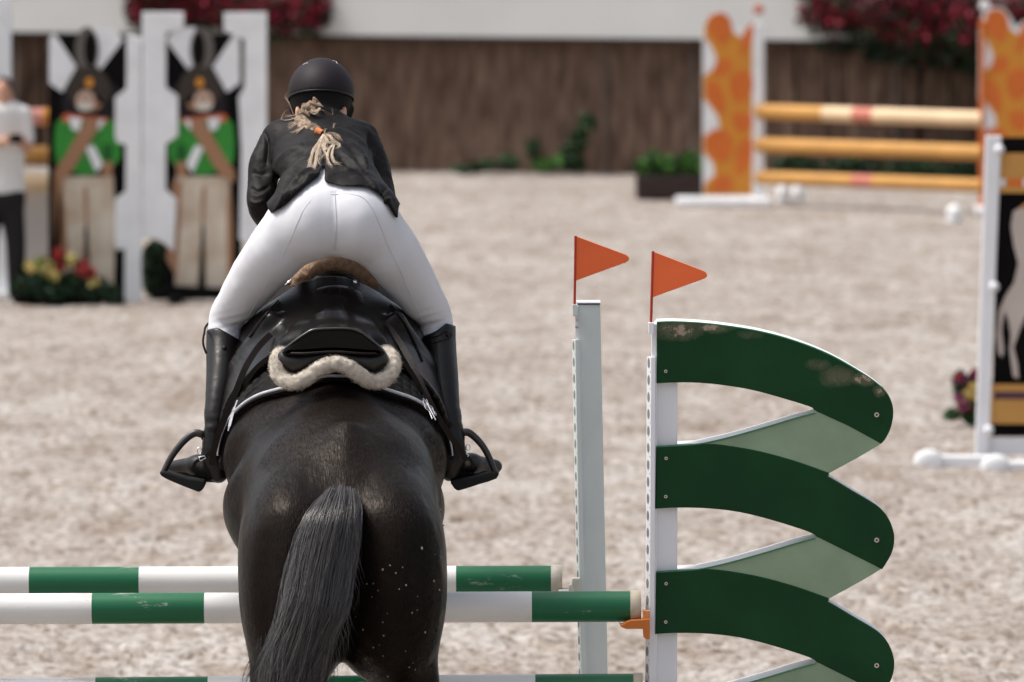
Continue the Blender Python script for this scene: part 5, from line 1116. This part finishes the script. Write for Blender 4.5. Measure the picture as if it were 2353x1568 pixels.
# collar
jk.chain([W(690, 286, 24.38), W(708, 268, 24.33), W(737, 260, 24.31), W(766, 264, 24.33), W(790, 286, 24.38)], [.021] * 5, .02)
jk.curve([W(640, 322, 24.335), W(610, 372, 24.29), W(604, 420, 24.25), (W(606, 480, 24.19)), W(652, 535, 24.42), W(694, 568, 24.64)], [.054, .047, .0450, .0475, .040, .030], .03)
jk.curve([W(832, 326, 24.335), W(862, 378, 24.30), W(874, 425, 24.26), W(880, 470, 24.22), W(856, 530, 24.42), W(818, 568, 24.64)], [.052, .044, .040, .040, .038, .030], .03)
JK = jk
def jk_post(V, N):
    px, py, d = PXY(V); w = np.zeros(len(V)); back = (N[:, 1] < .1)
    # pull folds running from the shoulder blades down towards the waist, and creases at the elbows
    def fold(pts, amp, wd):
        nonlocal w
        pts = np.array(cat_rom(pts, 6)); dist = np.full(len(V), 1e9); tt = np.zeros(len(V))
        for i in range(len(pts) - 1):
            a, b_ = pts[i], pts[i+1]; ab = b_ - a; t = np.clip(((px - a[0]) * ab[0] + (py - a[1]) * ab[1]) / (ab @ ab), 0, 1)
            q = np.hypot(px - a[0] - t * ab[0], py - a[1] - t * ab[1]); u = (i + t) / (len(pts) - 1); tt = np.where(q < dist, u, tt); dist = np.minimum(dist, q)
        w = w + 1.9 * amp * np.exp(-(dist / (wd * 1.25)) ** 2) * np.sin(np.pi * np.clip(tt, .02, .98)) ** .6
    for pts, a, wd in [([(700, 332), (665, 348), (640, 372), (628, 400)], .006, 4.5), ([(712, 345), (675, 362), (648, 392), (634, 420)], -.006, 4.5), ([(718, 358), (690, 372), (660, 402), (640, 432)], .0065, 5), ([(715, 378), (690, 392), (665, 420), (648, 446)], -.006, 4.5),
                       ([(720, 385), (695, 400), (672, 428), (650, 462)], .0075, 5), ([(735, 400), (708, 408), (690, 412), (684, 416)], .004, 4), ([(725, 395), (700, 420), (660, 452), (634, 480)], .005, 5),
                       ([(800, 322), (822, 342), (838, 366), (846, 390)], .005, 4.5), ([(786, 330), (812, 350), (832, 380), (842, 402)], -.005, 4.5), ([(776, 340), (800, 362), (825, 388), (850, 402)], .006, 5), ([(775, 362), (800, 378), (826, 395), (852, 425)], -.005, 5), ([(790, 388), (820, 392), (850, 412), (872, 436)], .0055, 5),
                       ([(605, 300), (612, 320), (614, 345), (612, 380)], -.006, 4), ([(846, 305), (850, 325), (852, 350), (860, 380)], -.005, 4), ([(690, 292), (712, 300), (740, 303), (780, 296)], .003, 5),
                       ([(575, 430), (590, 440), (605, 436), (620, 425)], -.004, 4), ([(573, 460), (588, 468), (606, 462)], .004, 4), ([(580, 395), (598, 402), (615, 396)], -.003, 5), ([(892, 430), (880, 440), (872, 452)], -.004, 4), ([(900, 456), (888, 462), (878, 474)], .004, 4), ([(744, 340), (745, 360), (744, 390)], -.0028, 1.6)]: fold(pts, a, wd)
    w += (vnoise(V * np.array([30, 30, 16])) - .5) * .006 + (vnoise(V * 75) - .5) * .0018
    return V + N * (w * back + (~back) * 0)[:, None]
jk.build('jacket', M_jack, rider, h=.0036, relax=2, post=jk_post)
# helmet
M_helm = nmat('suede_navy_black_helmet', (.012, .0085, .0115), .6, .2, .3, 10, .06, 200); M_hl = nmat('helmet_lining', (.006, .0055, .0055), .8, .2)
he = Solid().ell(HC + [0, 0, 0], (.1035, .128, .112), None, .01)
he.ell(HC + [0, .13, -.035], (.075, .05, .012), None, .03)
rimc = W(738, 207, 24.345)
he.fn(lambda P: -((P[..., 2] - rimc[2]) + .26 * (P[..., 1] - rimc[1]) ))
helm = he.build('helmet', M_helm, rider, h=.005, relax=2)
hl_ = Solid().ell(HC + [0, .004, -.006], (.0985, .120, .106), None, .01); hl_.fn(lambda P: -((P[..., 2] - rimc[2]) + .26 * (P[..., 1] - rimc[1]) + .060)); 
hl_.cone(HC + [.088, .0, -.05], HC + [.070, .03, -.105], .016, .012, .015).cone(HC + [-.088, .0, -.045], HC + [-.076, .03, -.085], .014, .010, .015)
hl_.ell(W(737, 262, 24.375), (.062, .045, .040), None, .02)
hl_.build('helmet_harness', M_hl, helm, h=.005)
HLM = he
rim = []
for an in np.linspace(-2.2, 2.2, 48) + math.pi * 1.5:
    x = math.cos(an); y = math.sin(an); a, b_ = 0.02, .2
    for _ in range(30):
        mdl = (a + b_) / 2; yy = HC[1] + y * mdl; p = np.array([HC[0] + x * mdl, yy, rimc[2] - .26 * (yy - rimc[1])]); q = (p - HC) / np.array([.1035, .128, .112])
        if q @ q < 1: a = mdl
        else: b_ = mdl
    rim.append(p)
MB().tube(rim, .0032, 8).build('helmet_rim', nmat('rim_rubber', (.009, .008, .009), .5, .25), helm, True)
for pts in ([(764, 140), (771, 140), (775, 146)], [(697, 149), (703, 145), (708, 145)]): MB().tube(list(on(HLM, pts, .0002, 3)), .0013, 5).build('helmet_badge', nmat('badge_silver', (.45, .42, .47), .3, .5), helm, True)
# hair: a loose blonde plait over the back
M_hair = nmat('blonde_hair', (.42, .31, .22), .45, .45, island=.45); BACK = EvalU(JK, hl_, bd)
_gx = np.arange(560, 920, 4.0); _gy = np.arange(190, 460, 4.0); _mx, _my = np.meshgrid(_gx, _gy, indexing='ij')
_Pd, _ok = BACK.trace(_mx.ravel(), _my.ravel(), d0=23.6, d1=25.0); _dm = np.where(_ok, (_Pd - CAM) @ FW, np.nan).reshape(_mx.shape)
def dlook(px, py):
    i = np.clip(((px - 560) / 4).astype(int), 0, len(_gx) - 1); j = np.clip(((py - 190) / 4).astype(int), 0, len(_gy) - 1); return _dm[i, j]
def hp3(pts, lift, n=5):
    q = np.array(cat_rom(pts, n)); d = dlook(q[:, 0], q[:, 1]); i = np.arange(len(q)); okk = ~np.isnan(d)
    d = np.interp(i, i[okk], d[okk]) if okk.any() else np.full(len(q), 24.35)
    ds = np.convolve(np.pad(d, 3, 'edge'), np.ones(7) / 7, 'valid'); l_ = np.interp(np.linspace(0, 1, len(q)), np.linspace(0, 1, len(lift)), lift)
    return np.array([W(a[0], a[1], dd - ll) for a, dd, ll in zip(q, ds, l_)])
axis = hp3([(735, 236), (722, 246), (705, 256), (694, 268), (693, 281), (704, 290), (719, 296), (732, 302)], [.02, .03, .03, .028, .025, .022, .02, .018], 6)
N_ = len(axis); ts = np.linspace(0, 1, N_); Tg = np.gradient(axis, axis=0); Tg /= np.linalg.norm(Tg, axis=1)[:, None]; sdv = np.cross(Tg, FW); sdv /= np.linalg.norm(sdv, axis=1)[:, None]
pl3 = []
for k in range(3):
    ph = 2 * math.pi * k / 3; w_ = .013 * (1 - .45 * ts); c = axis + sdv * (w_ * np.sin(ts * 17 + ph))[:, None] - FW * (w_ * .6 * np.sin(2 * (ts * 17 + ph)))[:, None]
    for j in range(260):
        a = g.random() * 6.28; r_ = .0095 * math.sqrt(g.random()) * (1.2 - .5 * ts); wob = g.normal() * .0032
        pl3.append(c + sdv * (r_ * math.cos(a) + wob * np.sin(ts * 30 + a))[:, None] - FW * (r_ * np.sin(a))[:, None])
hr = hair('hair', np.array(pl3), .0005, M_hair, rider)
fly = []
def wisps(pts, n, spread, lift, N=24, curl=0.0):
    for _ in range(n):
        q = [(x + g.normal() * spread * (.3 + i / len(pts)), y + g.normal() * spread * (.3 + i / len(pts))) for i, (x, y) in enumerate(pts)]
        c = hp3(q, [l_ + abs(g.normal()) * .006 for l_ in lift], 6); t = np.linspace(0, 1, len(c)); tn = np.linspace(0, 1 - .35 * g.random() ** 2, N)
        fly.append(np.stack([np.interp(tn, t, c[:, i]) for i in range(3)], 1))
wisps([(733, 243), (716, 236), (700, 246), (697, 262)], 50, 4, [.02, .03, .03, .02]); wisps([(735, 250), (722, 258), (703, 250), (694, 262)], 60, 4.5, [.02, .03, .03, .02])
wisps([(700, 262), (680, 266), (662, 268), (650, 272)], 22, 4, [.03, .02, .01, .008]); wisps([(699, 275), (682, 280), (670, 288), (662, 296)], 26, 4.5, [.03, .02, .01, .008]); wisps([(706, 285), (690, 296), (678, 302), (664, 304)], 20, 4, [.025, .02, .01, .006])
wisps([(700, 262), (668, 274), (647, 273), (655, 256), (668, 250)], 3, 1.2, [.02, .02, .02, .02]); wisps([(726, 256), (740, 253), (755, 260), (766, 262), (762, 246)], 4, 2, [.02, .015, .01, .01]); wisps([(674, 262), (663, 235), (657, 222), (664, 205)], 7, 2, [.02, .01, .0, .0])
wisps([(745, 308), (748, 296), (752, 300)], 8, 2.5, [.02, .02, .01]); wisps([(765, 300), (767, 285), (772, 282)], 6, 2, [.008, .008, .008]); wisps([(742, 310), (760, 305), (776, 312), (782, 326)], 24, 4, [.018, .015, .01, .006])
hair('hair_wisps', np.array(fly), .0005, M_hair, hr); fly = []
M_tip = nmat('pale_hair_tips', (.62, .50, .38), .45, .45, island=.3)
for pts, n in (([(742, 310), (733, 325), (722, 342), (714, 365), (712, 380), (703, 394)], 34), ([(742, 310), (734, 330), (729, 352), (725, 372), (718, 388), (702, 397)], 34), ([(743, 311), (737, 332), (732, 350), (731, 362), (737, 378)], 16), ([(744, 312), (740, 330), (748, 350), (745, 356), (731, 368)], 12),
                ([(744, 310), (750, 322), (758, 328), (770, 328), (780, 334), (774, 341), (762, 340)], 22), ([(746, 312), (744, 330), (752, 345), (756, 348)], 14), ([(765, 332), (755, 345), (753, 360), (757, 374), (765, 382)], 18), ([(768, 334), (763, 350), (763, 362), (772, 374), (784, 376)], 18), ([(745, 311), (752, 322), (745, 338), (744, 345), (758, 336), (770, 330)], 20), ([(742, 309), (757, 312), (765, 322), (776, 328)], 26)):
    wisps(pts, int(n * 1.3), 3.1, [.018, .02, .016, .010, .006])
hair('hair_ends', np.array(fly), .00042, M_tip, hr)
tc_ = hp3([(728, 300), (738, 305)], [.02, .02], 2); tmb = MB()
for j in range(4):
    c = tc_[0] + (tc_[-1] - tc_[0]) * (j / 3.0); u = (tc_[-1] - tc_[0]); u /= np.linalg.norm(u); v1 = np.cross(u, FW); v1 /= np.linalg.norm(v1); v2 = np.cross(u, v1)
    tmb.tube([c + (v1 * math.cos(a) + v2 * math.sin(a)) * .0085 for a in np.linspace(0, 2 * math.pi, 17)], .0032, 6)
tmb.build('hair_tie', nmat('orange_elastic', (.75, .26, .10), .6, .3), hr, True)
# whip held along the left boot
wh = MB(); wh.tube([W(*p) for p in cat_rom([(708, 570, 24.72), (560, 690, 24.4), (482, 740, 24.2), (469, 768, 24.05), (467, 790, 24.0), (474, 812, 23.98)], 8)], .0034, 8)
tag(wh.build('riding_whip', M_black, None, True), 'thin black whip curving out beside the left boot top', 'whip')
# bridle and reins, reaching forward under the rider
brd = thing('bridle', 'dark leather bridle and reins on the horse ahead of the rider', 'bridle', L(0, 1.8, 1.5))
for s in (-1, 1):
    hnd = W(*((700, 572, 24.68) if s < 0 else (812, 572, 24.68))) + [-s * .02, .06, 0]
    MB().ribbon([hnd, L(s * .15, 1.7, 1.40), L(s * .08, 2.08, 1.22)], [s * 1.0, 0, .1], .014, .003).build('rein', M_leather2, brd)
    MB().ribbon([L(0, 1.80, 1.655), L(s * .095, 1.80, 1.56), L(s * .092, 1.93, 1.40), L(s * .068, 2.07, 1.24)], [s * 1.0, 0, .1], .016, .004).build('cheek_strap', M_leather2, brd)
nb = Solid().other(HORSE, .006); nb.fn(lambda P: np.abs(LI(P)[1] + LI(P)[2] * -.6 - 1.18) - .012).fn(lambda P: 1.95 - LI(P)[1])
nb.build('noseband', M_leather2, brd, h=.006, box=(L(0, 1.9, 1.1) + [-.15, -.1, -.25], L(0, 2.3, 1.6) + [.15, .2, .1]))

# ---- spectator at the left edge
Yp_ = YG(690) - .6
spx = thing('person', 'bystander in white shirt and black trousers cut off by the left edge', 'person', WY(2, 694, Yp_))
def SP(px, py, dy=0.0): return WY(px, py, Yp_) + np.array([0, dy, 0])
sb = Solid().ell(SP(6, 212, 0), (.078, .095, .115), None, .02).cone(SP(5, 232), SP(4, 255), .055, .06, .03).cone(SP(6, 222, -.09), SP(6, 226, -.105), .014, .012, .01)
sb.chain([SP(3, 262), SP(3, 330), SP(2, 410), SP(2, 440)], [.12, .115, .10, .11], .05, X1, 1.45)
sht = Solid().chain([SP(3, 262), SP(3, 330), SP(2, 400), SP(2, 432)], [.125, .13, .118, .13], .05, X1, 1.5)
tr = Solid().cone(SP(2, 425), SP(2, 455), .12, .125, .05, X1, 1.45)
for s in (-1, 1):
    sh_, el, ha = SP(3 + s * 50, 262), SP(3 + s * 62, 338, -.03), SP(30 + s * 14, 318 - s * 3, -.22)
    sb.chain([sh_, el, ha], [.05, .042, .03], .02); sht.chain([sh_, sh_ * .25 + el * .75], [.068, .062], .03); tr.chain([SP(2 + s * 24, 450), SP(4 + s * 32, 560), SP(4 + s * 34, 672)], [.100, .080, .066], .04)
    for f in range(4): sb.chain([ha + [s * .01, -.01, .03 - .018 * f], ha + [-s * .03, -.04, .028 - .018 * f], ha + [-s * .05, -.02, .026 - .018 * f]], [.010, .009, .008], .004)
    sb.chain([ha + [0, -.01, .03], ha + [-s * .02, -.02, .06]], [.011, .009], .006)
    sb.chain([SP(2 + s * 24, 450), SP(4 + s * 34, 680)], [.07, .035], .02)
    shc = SP(4 + s * 34, 685); so_ = Solid().cone(shc, shc + [s * .02, -.16, -.005], .045, .038, .02); so_.build('shoe', M_black, spx, h=.012)
sb.build('body', M_skin, spx, h=.012); sht.build('shirt', nmat('white_shirt', (.66, .65, .63), .8, .2), spx, h=.012); tr.build('trousers', nmat('black_trousers', (.015, .014, .015), .8, .2), spx, h=.012)
hh = Solid().ell(SP(6, 205, .02), (.088, .10, .105), None, .02); hh.fn(lambda P: (P[..., 1] * 0 + SP(6, 212)[2] - .02 - P[..., 2]) - .6 * np.clip(P[..., 1] - (Yp_ + .0), 0, 1) * 2 ); hh.build('hair', nmat('dark_hair', (.02, .014, .012), .6, .3), spx, h=.012)
q = SP(42, 316, -.27); tag(MB().box(q - [.05, .012, .035], q + [.05, .012, .035], .005).build('phone', M_black), 'small dark phone held by the bystander at the left edge', 'phone')
